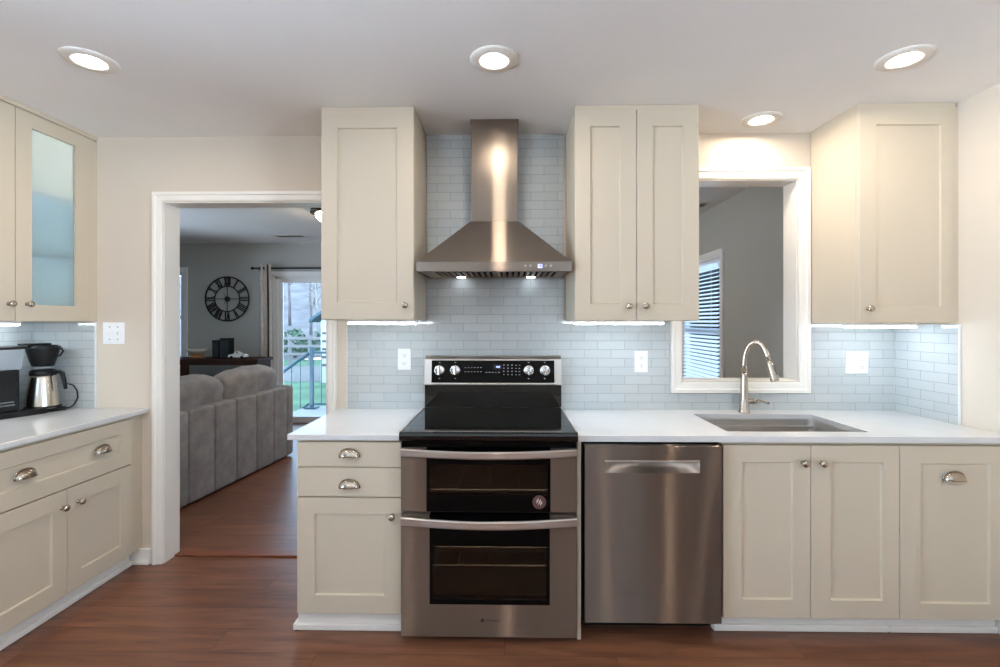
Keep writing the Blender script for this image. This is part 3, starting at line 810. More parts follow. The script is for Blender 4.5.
mb = MB().box(cx0, cx1, cy0, yb, 1.9145, CEIL - .0005, .003)
build('chimney', mb, 'steel_h', t)
build('chimney_flange', MB().box(cx0 - .003, cx1 + .003, cy0 - .003, yb, 2.425, CEIL - .001), 'steel_h', t)
# underside: tray with baffle filters
tray = MB().panel_with_holes(lambda u, v, w_: (u, v, w_), hx0 + .003, hx1 - .003, hy0 + .003, yb - .003, [(hx0 + .06, -.075, hy0 + .035, -.075), (-.055, hx1 - .06, hy0 + .035, -.075)], hz0 + .004, hz0 + .008)
build('underside', tray, 'steel_h', t)
for (a, b) in ((hx0 + .062, -.077), (-.053, hx1 - .062)):
    mb = MB(); n = 10; stp = (b - a) / n
    for k in range(n):
        mb.box(a + stp * k, a + stp * (k + .55), hy0 + .037, -.077, hz0 + .003, hz0 + .012)
    mb.box(a, b, hy0 + .036, hy0 + .048, hz0 + .002, hz0 + .012)
    fo = build('baffle_filter', mb, 'steel_h', t)
    build('cavity_shade', MB().box(a, b, hy0 + .037, -.077, hz0 + .02, hz0 + .022), 'dark', fo)  # near-black sheet stands in for the shade above the baffles
for x in (-.252, .128):
    build('lamp_lens', MB().lathe([(0, -.006), (.022, -.004), (.024, 0), (0, 0)], (x, -.055, hz0 + .0035)), 'hoodlamp', t)
for k in range(6):
    u = .085 + .024 * k
    if k == 2: continue
    a = (u, hy0 - .0002, hz0 + .025)
    build('button', MB().cyl(a, (a[0], a[1] - .002, a[2]), .005, n=16), 'steel_b', t)
build('display', MB().mbox(FY(hy0), .143, .165, hz0 + .014, hz0 + .033, .0003, .0015), 'blue', t)

# ------------------------------------------------------------------ range
rx0, rx1 = -.451, .292
xc = (rx0 + rx1) / 2
t = thing('range', 'stainless double oven electric range with black glass cooktop', 'range', (xc, -.35, FZ))
RF = FB
yF = .632
# body shell with two open cavities behind the windows
mb = MB()
mb.panel_with_holes(FB, rx0 + .002, rx1 - .002, .07, .89, [(rx0 + .10, rx1 - .10, .65, .80), (rx0 + .10, rx1 - .10, .19, .50)], .10, .595)
build('body', mb, 'black', t)
for k, (za, zb_) in enumerate(((.65, .80), (.19, .50))):
    mb = MB()
    bm = bmesh.new()
    a, b = rx0 + .1005, rx1 - .1005
    def P_(u, v, w_): return bm.verts.new(FB(u, v, w_))
    za2, zb2 = za + .0005, zb_ - .0005
    for q in (((a, za2, .594), (b, za2, .594), (b, za2, .15), (a, za2, .15)), ((a, zb2, .594), (b, zb2, .594), (b, zb2, .15), (a, zb2, .15)),
              ((a, za2, .594), (a, zb2, .594), (a, zb2, .15), (a, za2, .15)), ((b, za2, .594), (b, zb2, .594), (b, zb2, .15), (b, za2, .15)),
              ((a, za2, .15), (b, za2, .15), (b, zb2, .15), (a, zb2, .15))):
        bm.faces.new([P_(*p) for p in q])
    mb.merge(bm); cav = build('oven_cavity', mb, 'enamel', t)
    for zr in ((.672,) if k == 0 else (.425, .345)):
        mb = MB()
        for yy in ((.58,) if k == 0 else (.58, .42)): mb.cyl(FB(a, zr, yy), FB(b, zr, yy), .004, n=8)
        for i in range(5): mb.cyl(FB(a + (b - a) * i / 4, zr, .20), FB(a + (b - a) * i / 4, zr, .58), .002, n=6)
        build('oven_rack', mb, 'chrome', cav)
def oven_door(z0, z1, gx0, gx1, gz0, gz1, wx0, wx1, wz0, wz1, rnd):
    d = build('oven_door', MB().panel_with_holes(FB, rx0, rx1, z0, z1, [(gx0, gx1, gz0, gz1)], .5965, yF), 'steel', t)
    build('glass_border', MB().panel_with_holes(FB, gx0 + .0005, gx1 - .0005, gz0 + .0005, gz1 - (.0005 if gz1 < z1 else 0), [(wx0, wx1, wz0, wz1)], .5975, yF + .001), 'smoke', d)
    build('window', MB().mbox(FB, wx0 + .0003, wx1 - .0003, wz0 + .0003, wz1 - .0003, yF - .006, yF - .001), 'ovenglass', d)
    return d
def handle(d, zt, zb_, bow):
    mb = MB(); n = 24
    rs = []
    for k in range(n + 1):
        q = k / n; u = rx0 + .001 + (rx1 - rx0 - .002) * q
        wv = yF + .018 + bow * math.sin(PI * q)
        zz = -.004 * math.sin(PI * q)
        th = .012
        prof = [(zt, wv - th), (zt, wv - .003), (zt - .004, wv), (zb_ + .006, wv), (zb_, wv - .006), (zb_, wv - th)]
        rs.append([FB(u, v + zz, w_) for v, w_ in prof])
    mb.rings(rs, True, True, False)
    for u in (rx0 + .02, rx1 - .02): mb.mbox(FB, u - .012, u + .012, zb_ + .004, zt - .004, yF - .001, yF + .012)
    build('handle', mb, 'steel_b', d)
d = oven_door(.597, .866, -.343, .182, .5975, .866, -.331, .170, .668, .797, False)
handle(d, .866, .834, .034)
# round badge on the glass
a = Vector((.1345, -yF - .001, .640))
bd = build('badge', MB().lathe([(0, .0), (.029, 0), (.029, .001), (.0235, .0013), (.0235, .0009), (0, .0009)], a, (0, -1, 0), 32, False), 'sticker', d, label='round mauve badge on the black glass')
mb = MB()
for k, (du, dv, l) in enumerate(((-.008, .006, .012), (.001, .001, .014), (.008, -.005, .011))):
    q = [(-l, -.0042), (l * .2, -.003), (l, .0045), (l * .1, .004)]
    ca, sa = math.cos(.85), math.sin(.85)
    mb.prism(FY(-yF - .0012), [(a.x + du + x * ca - y * sa, a.z + dv + x * sa + y * ca) for x, y in q], .0012, .0016)
build('badge_mark', mb, 'sticker_w', bd)
d = oven_door(.068, .583, -.330, .179, .205, .583, -.318, .165, .226, .452, True)
handle(d, .578, .543, .034)
mb = text_mb(MB(), 'Whirlpool', FB, -.062, .139, yF, .0145)
build('nameplate', mb, 'print_d', d, label='small dark maker name')
mb = MB().lathe([(0, 0), (.0085, 0), (.0085, .0008), (0, .0008)], (-.106, -yF, .139), (0, -1, 0), 16)
build('nameplate_mark', mb, 'print_d', d)
# cooktop
mb = MB()
n = 8
prof = [(.070, .936), (.640, .936), (.648, .932), (.652, .922), (.650, .905), (.644, .898), (.070, .898)]
mb.rings([[(x, -w_, z) for w_, z in prof] for x in (rx0 - .004, rx1 + .003)], True, True, False)
build('cooktop', mb, 'blackg', t)
build('cooktop_trim', MB().box(rx0 - .0045, rx0 + .004, -.636, -.07, .9363, .939), 'steel_b', t)
build('cooktop_trim', MB().box(rx1 - .005, rx1 + .0035, -.636, -.07, .9363, .939), 'steel_b', t)
mb = MB().mbox(FB, rx0 + .002, rx1 - .002, .868, .8975, .40, .628)
for k in range(6): mb.mbox(FB, rx0 + .16 + k * .08, rx0 + .205 + k * .08, .874, .880, .628, .632)
build('vent_panel', mb, 'smoke', t)
# backguard
bx0, bx1 = rx0 + .002, rx1
mb = MB().mbox(FB, bx0, bx1, .9365, 1.0565, .012, .070)
bg = build('backguard', mb, 'blackg', t)
prof = [(.012, 1.057), (.076, 1.057), (.080, 1.062), (.066, 1.196), (.052, 1.212), (.012, 1.214)]
mb = MB().rings([[(x, -w_, z) for w_, z in prof] for x in (bx0, bx1)], True, True, False)
cp = build('control_panel', mb, 'steel_b', t)
sl = (.080 - .066) / (1.196 - 1.062)
def CP(u, v, w_):       # coordinates on the slanted face
    return (u, -(.080 - (v - 1.062) * sl) - w_, v)
gl = MB().prism(CP, [(bx0 + .038, 1.070), (bx1 - .038, 1.070), (bx1 - .038, 1.190), (bx0 + .038, 1.190)], .0002, .0015)
gp = build('control_glass', gl, 'smoke', t)
for kx in (-.368, -.282, .115, .202):
    mb = MB().lathe([(0, 0), (.0295, 0), (.0295, .006), (.027, .014), (.024, .016), (0, .016)], CP(kx, 1.137, .0016), (0, -1, .1), 32)
    kb = build('knob', mb, 'knobm', t)
    o = CP(kx, 1.137, .0176)
    build('knob_grip', MB().box(o[0] - .006, o[0] + .006, o[1] - .012, o[1] + .003, o[2] - .024, o[2] + .024, .003), 'knobm', kb)
build('clock_display', MB().prism(CP, [(-.078, 1.142), (-.030, 1.142), (-.030, 1.168), (-.078, 1.168)], .0016, .0019), pm('display_window', (16, 18, 34), .1), t)
mb = MB().prism(CP, [(-.062, 1.151), (-.040, 1.151), (-.040, 1.160), (-.062, 1.160)], .0019, .0022)
build('clock_digits', mb, 'blue', t)
def key(u, v, wd, h): return build('key_marking', MB().prism(CP, [(u, v), (u + wd, v), (u + wd, v + h), (u, v + h)], .0016, .0018), 'print_w', t)
for i in range(6):
    for j in range(2): key(-.232 + i * .017, 1.128 + j * .022, .008, .003)
for i in range(5): key(-.118 + i * .017, 1.124, .009, .004)
for i in range(3):
    for j in range(4): key(-.022 + i * .022, 1.112 + j * .017, .006, .005)
for i in range(2):
    for j in range(4): key(.043 + i * .018, 1.112 + j * .017, .008, .003)
for kx in (-.368, -.282, .115, .202):
    for dz in (-.046, .04): key(kx - .004, 1.137 + dz, .008, .004)
for x in (rx0 + .05, rx1 - .05):
    for y in (-.56, -.15):
        build('foot', MB().cyl((x, y, FZ), (x, y, .07), .018, n=14), 'black', t)

# ------------------------------------------------------------------ dishwasher
t = thing('dishwasher', 'stainless steel dishwasher with pocket handle right of the range', 'dishwasher', (.617, -.32, 0))
build('tub', MB().mbox(FB, .327, .906, .10, .8825, .03, .58), 'black', t)
build('toe_panel', MB().mbox(FB, .327, .9, FZ, .10, .03, .50), 'black', t)
dx0, dx1, dz0, dz1, dw = .328, .903, .128, .874, .622
px0, px1, pz0, pz1 = .413, .812, .762, .812
d = build('door', MB().panel_with_holes(FB, dx0, dx1, dz0, dz1, [(px0, px1, pz0, pz1)], .582, dw), 'steel', t)
mb = MB()
def scoop(i, j):
    u = px0 + .0005 + (px1 - px0 - .001) * i
    v = pz1 - .0005 - (pz1 - pz0 - .001) * j
    ed = min(1, math.sin(PI * i) ** .5 * 1.0)
    dep = .032 * ed * (1 - j ** 2.2)
    return FB(u, v, dw - .0005 - dep)
mb.grid(scoop, 30, 12)
build('pocket_handle', mb, 'pocket', d)
build('handle_lip', MB().mbox(FB, px0, px1, pz1 - .004, pz1 + .003, dw - .002, dw + .003, .001), 'steel_b', d)

# ------------------------------------------------------------------ coffee maker and carafe
mx, my = -2.537, -.185
e1 = Vector((.35, .936, 0)).normalized(); n1 = Vector((e1.y, -e1.x, 0))
t = thing('coffee_maker', 'black drip coffee maker with clear water tank on the left counter', 'coffee maker', (mx, my, ZC + .0003))
def C3(a, b, z): return Vector((mx, my, 0)) + e1 * a + n1 * b + Vector((0, 0, z))
def cbox(mb, a0, a1, b0, b1, z0, z1, b=.004, tp=0):
    return mb.hexa([C3(a0, b0, z0), C3(a1, b0, z0), C3(a1, b1, z0), C3(a0, b1, z0), C3(a0 + tp, b0 + tp, z1), C3(a1 - tp, b0 + tp, z1), C3(a1 - tp, b1 - tp, z1), C3(a0 + tp, b1 - tp, z1)], b)
z0 = ZC + .0005
build('base', cbox(cbox(MB(), -.16, .152, -.083, .06, z0, z0 + .020), -.16, .058, .0, .078, z0, z0 + .030), 'matte', t)
build('tower', cbox(MB(), -.155, -.045, -.07, .06, z0 + .0305, z0 + .240, .006), 'matte', t)
build('water_tank', cbox(MB(), -.146, -.036, -.062, .058, z0 + .241, z0 + .345, .004, -.010), 'tank', t)
build('tank_lid', cbox(MB(), -.162, -.022, -.074, .070, z0 + .346, z0 + .360, .005), 'matte', t)
bc = C3(.075, 0, 0)
mb = MB().lathe([(0, .246), (.042, .246), (.046, .25), (.055, .278), (.070, .338), (.073, .352), (.071, .354), (.067, .352), (.0, .350)], (bc.x, bc.y, ZC), (0, 0, 1), 32)
bk = build('brew_basket', mb, 'matte', t)
q0 = Vector((bc.x, bc.y, ZC)) + Vector((.066, .01, .338))
build('basket_handle', MB().tube([q0, q0 + Vector((.026, 0, .004)), q0 + Vector((.034, 0, -.012)), q0 + Vector((.018, 0, -.034)), q0 + Vector((-.012, 0, -.042))], .005, 10), 'matte', bk)
mb = cbox(MB(), -.018, .10, -.03, .03, z0 + .3605, z0 + .370, .004)
build('spray_arm', mb, 'matte', t)
build('basket_lid', MB().lathe([(0, .3505), (.062, .3505), (.060, .360), (0, .3605)], (bc.x + .0, bc.y, ZC), (0, 0, 1), 28), 'matte', t)
lf = FX(0)
mb = MB()
cu_o = C3(-.095, .0705, 0)
def LM(u, v, w_): return tuple(C3(-.100 + u, .0603 + w_, v))
text_mb(mb, 'TECHNIVORM', LM, 0, z0 + .078, .0, .010)
text_mb(mb, 'MOCCAMASTER', LM, 0, z0 + .063, .0, .0098)
build('maker_lettering', mb, 'print_w', t)
build('power_cord', MB().tube([C3(.10, -.088, z0 + .004), Vector((-2.454, -.022, z0 + .004)), Vector((-2.429, -.022, z0 + .02)), Vector((-2.406, -.022, z0 + .06)), Vector((-2.412, -.02, z0 + .10)), Vector((-2.434, -.02, z0 + .13)), Vector((-2.474, -.02, z0 + .14))], .0035, 8), 'matte', t)
kx, ky = bc.x, bc.y
zc0 = z0 + .0205
t = thing('coffee_carafe', 'stainless steel thermal carafe with black lid and handle on the coffee maker', 'carafe', (kx, ky, zc0))
build('body', MB().lathe([(0, 0), (.070, 0), (.074, .004), (.074, .02), (.066, .095), (.055, .165), (.053, .178), (0, .178)], (kx, ky, zc0), (0, 0, 1), 40), pm('carafe_steel', (205, 196, 184), .22, 1.0), t)
build('lid', MB().lathe([(0, .1785), (.0545, .1785), (.056, .187), (.054, .202), (.044, .208), (0, .208)], (kx, ky, zc0), (0, 0, 1), 32), 'matte', t)
hd = Vector((.95, .1, 0)).normalized()
k0 = Vector((kx, ky, zc0))
build('handle', MB().tube([k0 + hd * .050 + Vector((0, 0, .19)), k0 + hd * .082 + Vector((0, 0, .195)), k0 + hd * .096 + Vector((0, 0, .188)), k0 + hd * .106 + Vector((0, 0, .15)), k0 + hd * .114 + Vector((0, 0, .10))], [.009, .010, .011, .010, .008], 12), 'matte', t)
bandm = MB().lathe([(.0745, .004), (.0752, .006), (.0752, .012), (.0745, .014)], (kx, ky, zc0), (0, 0, 1), 40, True, False)
build('foot_ring', bandm, 'matte', t)

# ------------------------------------------------------------------ living room
# sofa, built along local +Y with its back at local x = 0, then turned
SX, SY, SL, SA = -2.370, .47, 1.700, math.radians(-6.4)
t = thing('sofa', 'grey velvet sofa with channelled back seen through the doorway', 'sofa', (0, 0, 0))
mb = MB()
edges = [.119, .335, .60, .854, 1.117, 1.37, 1.589]
for i in range(len(edges) - 1):
    g = .006 if i in (2, 3) else .002
    mb.box(-.13, -.004, edges[i] + (.006 if i == 3 else .002), edges[i + 1] - (.006 if i == 2 else .002), FZ + .012, .745, .022, 4, True)
mb.box(-.12, -.02, edges[0], edges[-1], FZ + .02, .72)
build('back', mb, 'sofa', t)
for y0_ in (0.0, SL - .118):
    build('arm', MB().box(-.93, 0, y0_, y0_ + .118, FZ + .012, .755, .035, 4, True), 'sofa', t)
for k in range(2):
    a = .119 + k * .735
    build('seat_base', MB().box(-.90, -.20, a + .002, a + .733, FZ + .03, .28, .015, 3), 'sofa', t)
    build('seat_cushion', MB().box(-.93, -.21, a + .004, a + .73, .282, .47, .05, 4, True), 'sofa', t)
def pillow(cx, cy, cz, dx, dy, dz, lean, seed):
    mb = MB()
    nu, nv = 40, 28
    def fn(i, j):
        a = -PI / 2 + PI * j; b = 2 * PI * i
        def sp(x, p): return math.copysign(abs(x) ** p, x)
        x = sp(math.cos(a), .75) * sp(math.cos(b), .75) * dx; y = sp(math.cos(a), .32) * sp(math.sin(b), .32) * dy; z = sp(math.sin(a), .5) * dz
        p = Vector((x, y, z))
        nn = noise.noise(Vector((y * 9 + seed, z * 5, seed))) * .014 + abs(noise.noise(Vector((y * 5 + z * 9, seed * 3, x * 4)))) * -.04 + noise.noise(p * 3.5 + Vector((seed, 0, 0))) * .018
        sc = 1 + nn / max(p.length, .08)
        p = p * sc
        p.z += -.025 * (y / dy) ** 2 if p.z > 0 else 0
        ca, sa = math.cos(lean), math.sin(lean)
        return (cx + p.x * ca + p.z * sa, cy + p.y, cz - p.x * sa + p.z * ca)
    return mb.grid(fn, nu, nv)
for k, (cy, zc_) in enumerate(((.47, .735), (1.22, .75))):
    build('back_cushion', pillow(-.205, cy, zc_,   .13, .385, .245, .12, 3.1 + k * 5), 'sofa', t)
for x in (-.86, -.07):
    for y in (.06, SL - .06):
        build('foot', MB().cyl((x, y, FZ), (x, y, FZ + .03), .025, .03, n=14), 'dwood', t)
t.location = (SX, SY, 0); t.rotation_euler = (0, 0, SA)

# wall clock
cxk, czk = -3.725, 1.698
FK = FY(LYF)
t = thing('wall_clock', 'round black iron wall clock with roman numerals above the console table', 'clock', (cxk, LYF, czk - .3))
cc = Vector((cxk, LYF - .025, czk))
build('outer_ring', MB().torus(cc, (0, 1, 0), .292, .009, 64), 'iron', t)
build('inner_ring', MB().torus(cc, (0, 1, 0), .168, .007, 56), 'iron', t)
build('hub', MB().lathe([(0, 0), (.034, 0), (.034, .02), (.02, .028), (0, .03)], cc + Vector((0, .01, 0)), (0, -1, 0), 28), 'iron', t)
for a in (0, PI / 2, PI, 1.5 * PI):
    dv = Vector((math.sin(a), 0, math.cos(a)))
    build('spoke', MB().cyl(cc + dv * .03, cc + dv * .166, .0045, n=8), 'iron', t)
def stroke(mb, ang, x0_, r0_, x1_, r1_, wd):
    ca, sa = math.cos(ang), math.sin(ang)
    def W(x, r): return Vector((cc.x + r * sa + x * ca, cc.y, cc.z + r * ca - x * sa))
    a, b = W(x0_, r0_), W(x1_, r1_)
    dv = (b - a).normalized(); nn = Vector((-dv.z, 0, dv.x)) * wd / 2; th = Vector((0, .006, 0))
    mb.hexa([a - nn - th, b - nn - th, b + nn - th, a + nn - th, a - nn + th, b - nn + th, b + nn + th, a + nn + th])
NUM = ['XII', 'I', 'II', 'III', 'IIII', 'V', 'VI', 'VII', 'VIII', 'IX', 'X', 'XI']
CW = {'I': .022, 'V': .046, 'X': .046}
for k, s in enumerate(NUM):
    ang = 2 * PI * k / 12
    mb = MB(); tot = sum(CW[c] for c in s); x = -tot / 2
    if True:
        for c in s:
            cw = CW[c]; m_ = x + cw / 2; lo, hi = .176, .284
            if c == 'I': stroke(mb, ang, m_, lo, m_, hi, .012)
            elif c == 'V': stroke(mb, ang, x + .008, hi, m_, lo, .013); stroke(mb, ang, x + cw - .008, hi, m_, lo, .007)
            else: stroke(mb, ang, x + .008, hi, x + cw - .008, lo, .013); stroke(mb, ang, x + cw - .008, hi, x + .008, lo, .007)
            x += cw
    build('numeral', mb, 'iron', t)
for (ang, ln) in ((math.radians(-30), .10), (math.radians(-155), .085)):
    dv = Vector((math.sin(ang), 0, math.cos(ang)))
    build('hand', MB().cyl(cc + dv * .03 + Vector((0, -.008, 0)), cc + dv * ln + Vector((0, -.008, 0)), .004, .001, n=8), pm('clock_hand_brown', (92, 60, 44), .5), t)

# console table
t = thing('console_table', 'dark wood console table under the round wall clock', 'table', (-3.68, 3.33, 0))
build('tabletop', MB().box(-4.28, -3.04, 3.06, 3.44, .905, .94, .004), 'dwood', t)
for x in (-4.18, -3.96, -3.28, -3.09):
    for y in (3.08, 3.37):
        if x in (-3.96,) and y > 3.3: continue
        build('leg', MB().hexa([(x - .025, y, FZ), (x + .025, y, FZ), (x + .025, y + .045, FZ), (x - .025, y + .045, FZ), (x - .032, y, .86), (x + .032, y, .86), (x + .032, y + .045, .86), (x - .032, y + .045, .86)], .003), 'lwood' if x == -3.28 else 'dwood', t, label='pale wood leg' if x == -3.28 else None)
build('apron', MB().box(-4.24, -3.06, 3.08, 3.10, .862, .9045).box(-4.24, -3.06, 3.395, 3.415, .862, .9045).box(-3.24, -3.06, 3.1005, 3.3945, .66, .9045), 'dwood', t)
build('lower_shelf', MB().box(-4.2, -3.06, 3.10, 3.40, .22, .225), 'dwood', t)
# items on the console
zt = .9405
t = thing('bowl', 'white ceramic bowl on a brown stand at the left end of the console', 'bowl', (-3.91, 3.25, zt))
build('stand', MB().lathe([(0, 0), (.085, 0), (.08, .02), (.06, .04), (.055, .05), (0, .05)], (-3.91, 3.25, zt), (0, 0, 1), 28), 'lwood', t)
build('bowl', MB().lathe([(0, .0505), (.06, .0505), (.10, .075), (.128, .108), (.124, .108), (.095, .08), (0, .062)], (-3.91, 3.25, zt), (0, 0, 1), 36), 'ceram', t)
def canister(x, y, wd, h, label):
    t = thing('canister', label, 'canister', (x, y, zt), 'black canisters on the console table')
    build('body', MB().box(x - wd / 2, x + wd / 2, y - wd / 2, y + wd / 2, zt, zt + h - .022, .008, 3), 'matte', t)
    mb = MB().box(x - wd / 2 - .002, x + wd / 2 + .002, y - wd / 2 - .002, y + wd / 2 + .002, zt + h - .0215, zt + h, .006, 3)
    build('lid', mb, 'black', t)
canister(-3.66, 3.26, .088, .222, 'shorter black square canister beside the white bowl on the console')
canister(-3.537, 3.26, .118, .248, 'taller black square canister beside the toy car on the console')
t = thing('toy_car', 'small white toy car at the right end of the console table', 'toy car', (-3.37, 3.14, zt))
tx, ty, tz = -3.325, 3.14, zt + .018
mb = MB(); F = FY(ty)
mb.prism(F, [(tx - .105, tz), (tx + .105, tz), (tx + .107, tz + .02), (tx + .10, tz + .034), (tx + .055, tz + .04), (tx - .06, tz + .04), (tx - .10, tz + .03), (tx - .108, tz + .012)], -.04, .04)
build('car_body', mb, 'ceram', t)
build('cabin', MB().prism(F, [(tx - .04, tz + .0405), (tx + .05, tz + .0405), (tx + .04, tz + .046), (tx - .008, tz + .075), (tx - .024, tz + .075)], -.034, .034), 'ceram', t)
build('windshield', MB().prism(F, [(tx + .0, tz + .047), (tx + .03, tz + .047), (tx - .004, tz + .070), (tx - .01, tz + .070)], -.0352, .0352), 'black', t)
for dx in (-.065, .065):
    for dy in (-.041, .031):
        build('wheel', MB().cyl((tx + dx, ty + dy, tz), (tx + dx, ty + dy + .01, tz), .018, n=20), 'black', t)

# curtain and rod
t = thing('curtain_rod', 'thin dark curtain rod above the sliding door', 'curtain rod', (-2.3, LYF - .07, 2.085))
mb = MB().cyl((-3.34, LYF - .075, 2.10), (-1.0, LYF - .075, 2.10), .011, n=14)
build('rod', mb, 'iron', t)
for x in (-3.36, -.98):
    build('finial', MB().lathe([(0, -.02), (.018, -.012), (.022, 0), (.018, .012), (0, .02)], (x, LYF - .075, 2.10), (1, 0, 0), 18), 'iron', t)
for x in (-3.30, -1.05):
    build('bracket', MB().box(x - .008, x + .008, LYF - .068, LYF - .0003, 2.088, 2.094).box(x - .012, x + .012, LYF - .006, LYF - .0003, 2.06, 2.12), 'iron', t)
t = thing('curtain', 'grommet topped grey curtain panel gathered left of the sliding door', 'curtain', (-3.2, LYF - .075, 0))
mb = MB()
def curt(i, j):
    x = -3.27 + .155 * i
    fl = 1 + .25 * (1 - j)
    return (x + .012 * math.sin(j * 3), LYF - .075 + .030 * fl * math.sin(i * 2 * PI * 3.0), .06 + 2.085 * j)
mb.grid(curt, 60, 14)
bmesh.ops.solidify(mb.bm, geom=mb.bm.faces[:], thickness=.003)
build('panel', mb, 'curtain', t)
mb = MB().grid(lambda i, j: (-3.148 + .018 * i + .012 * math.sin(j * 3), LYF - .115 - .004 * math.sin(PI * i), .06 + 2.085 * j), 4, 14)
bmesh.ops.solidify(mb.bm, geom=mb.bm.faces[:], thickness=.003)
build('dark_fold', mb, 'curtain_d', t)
for k in range(3):
    x = -3.25 + k * .05
    build('grommet', MB().torus((x, LYF - .075, 2.10), (1, .0, 0), .024, .004, 24, 8), 'iron', t)

# ceiling lamp and vents
t = thing('ceiling_lamp', 'dark bronze flush ceiling lamp with warm glass bowl in the living room', 'lamp', (-1.62, 1.69, CEIL))
build('rim', MB().lathe([(0, -.0005), (.165, -.0005), (.182, -.02), (.186, -.050), (.176, -.056), (0, -.056)], (-1.62, 1.69, CEIL), (0, 0, 1), 40), 'bronze', t)
build('glass_bowl', MB().lathe([(.140, -.0565), (.136, -.08), (.11, -.112), (.06, -.134), (0, -.140), ], (-1.62, 1.69, CEIL), (0, 0, 1), 36), 'lampglass', t)
build('finial', MB().lathe([(0, -.140), (.012, -.141), (.010, -.152), (0, -.158)], (-1.62, 1.69, CEIL), (0, 0, 1), 16), 'bronze', t)
dup(t, (0.35, 1.8, CEIL), 'unseen dark bronze flush ceiling lamp, added to brighten the living room')  # unseen second lamp, added to light the wall beyond the pass-through
def vent(cx, cy, lx, ly, label):
    t = thing('ceiling_vent', label, 'vent', (cx, cy, CEIL), 'ceiling vents')
    V = lambda u, v, w_: (u, v, CEIL - .0005 - w_)
    build('frame', MB().panel_with_holes(V, cx - lx / 2, cx + lx / 2, cy - ly / 2, cy + ly / 2, [(cx - lx / 2 + .018, cx + lx / 2 - .018, cy - ly / 2 + .018, cy + ly / 2 - .018)], 0, .006), 'trim', t)
    mb = MB(); n = 7
    for k in range(n):
        y = cy - ly / 2 + .022 + (ly - .044) * k / (n - 1)
        mb.hexa([(cx - lx / 2 + .019, y - .004, CEIL - .006), (cx + lx / 2 - .019, y - .004, CEIL - .006), (cx + lx / 2 - .019, y - .002, CEIL - .006), (cx - lx / 2 + .019, y - .002, CEIL - .006),
                 (cx - lx / 2 + .019, y + .002, CEIL - .0025), (cx + lx / 2 - .019, y + .002, CEIL - .0025), (cx + lx / 2 - .019, y + .004, CEIL - .0025), (cx - lx / 2 + .019, y + .004, CEIL - .0025)])
    build('louvre', mb, 'trim', t)
    build('backing', MB().box(cx - lx / 2 + .018, cx + lx / 2 - .018, cy - ly / 2 + .018, cy + ly / 2 - .018, CEIL - .002, CEIL - .0008), 'dark', t)  # near-black sheet in place of the shade behind the louvres
vent(-2.65, 3.07, .36, .16, 'ceiling vent above the sliding door in the living room')
vent(1.63, 1.60, .30, .16, 'ceiling vent seen through the top of the pass-through')

# blind
t = thing('window_blind', 'white horizontal slat blind on the window behind the pass-through', 'blind', (LXR - .03, 2.0, .65))
ya, yb_ = RWN[0] + .045, RWN[1] - .045
bxp = LXR + .012
build('headrail', MB().box(bxp - .02, bxp + .02, ya, yb_, 1.885, 1.928, .003), 'slat', t)
mb = MB(); n = 33
for k in range(n):
    z = .70 + k * (1.875 - .70) / (n - 1); tl = math.radians(22)
    dx, dz = .025 * math.cos(tl), .025 * math.sin(tl)
    mb.hexa([(bxp - dx, ya, z - dz), (bxp + dx, ya, z + dz), (bxp + dx, yb_, z + dz), (bxp - dx, yb_, z - dz), (bxp - dx, ya, z - dz + .003), (bxp + dx, ya, z + dz + .003), (bxp + dx, yb_, z + dz + .003), (bxp - dx, yb_, z - dz + .003)])
build('slats', mb, 'slat', t)
build('bottom_rail', MB().box(bxp - .02, bxp + .02, ya, yb_, .668, .685, .003), 'slat', t)
for y in (ya + .12, yb_ - .12):
    build('cord', MB().cyl((bxp - .026, y, .69), (bxp - .026, y, 1.89), .0015, n=6), 'slat', t)

# ------------------------------------------------------------------ outside
struct('ground', MB().box(-40, 20, LYF + .2, 23, -.9, -.70), 'grass', 'green lawn beyond the deck')
struct('drive', MB().box(-40, 20, 13.5, 19.2, -.699, -.69), 'path', 'pale gravel drive in front of the fence')
mb = MB().grid(lambda i, j: (-45 + 60 * i, 22.5 + 30 * j, -.75 + 7.5 * j ** 1.3 + .5 * noise.noise(Vector((i * 9, j * 6, 1)))), 30, 16)
struct('hill', mb, 'hill', 'wooded bank behind the fence')
mb = MB()
for k in range(14): mb.box(-3.62, -.4, 3.75 + k * .146, 3.75 + k * .146 + .14, -.16, -.13, .003)
dk = struct('deck', mb, 'deck', 'pale wooden deck outside the sliding door')
build('deck_skirt', MB().box(-3.6, -.42, 3.78, 5.78, -.69, -.1605), 'deck', dk)
mb = MB()
for k in range(3): mb.box(-3.64 - .28 * (k + 1), -3.64 - .28 * k, 4.3, 5.5, -.69, -.29 - .15 * k)
tag(build('deck_steps', mb, 'deck'), 'wooden steps going down from the deck', 'steps')
tag(build('door_mat', MB().box(-3.52, -2.5, 4.35, 4.75, -.1295, -.118, .003), 'mat'), 'dark blue mat lying on the deck', 'mat')
t = thing('deck_railing', 'blue grey metal deck railing with a sloping stair rail', 'railing', (-3.45, 5.62, -.13))
qx, qy = -3.44, 5.6
mb = MB().box(qx - .03, qx + .03, qy - .03, qy + .03, -.13, .92, .004)
po = build('post', mb, 'rail', t)
build('post_cap', MB().box(qx - .036, qx + .036, qy - .036, qy + .036, .9202, .95, .008), 'rail', po)
build('post_base', MB().box(qx - .10, qx + .10, qy - .10, qy + .10, -.13, -.105, .006), 'rail', po)
build('post', MB().box(-.55, -.45, qy - .05, qy + .05, -.13, .92, .004), 'rail', t)
build('top_rail', MB().box(qx + .051, -.551, qy - .03, qy + .03, .83, .87, .004), 'rail', t)
build('bottom_rail', MB().box(qx + .051, -.551, qy - .02, qy + .02, -.07, -.035, .004), 'rail', t)
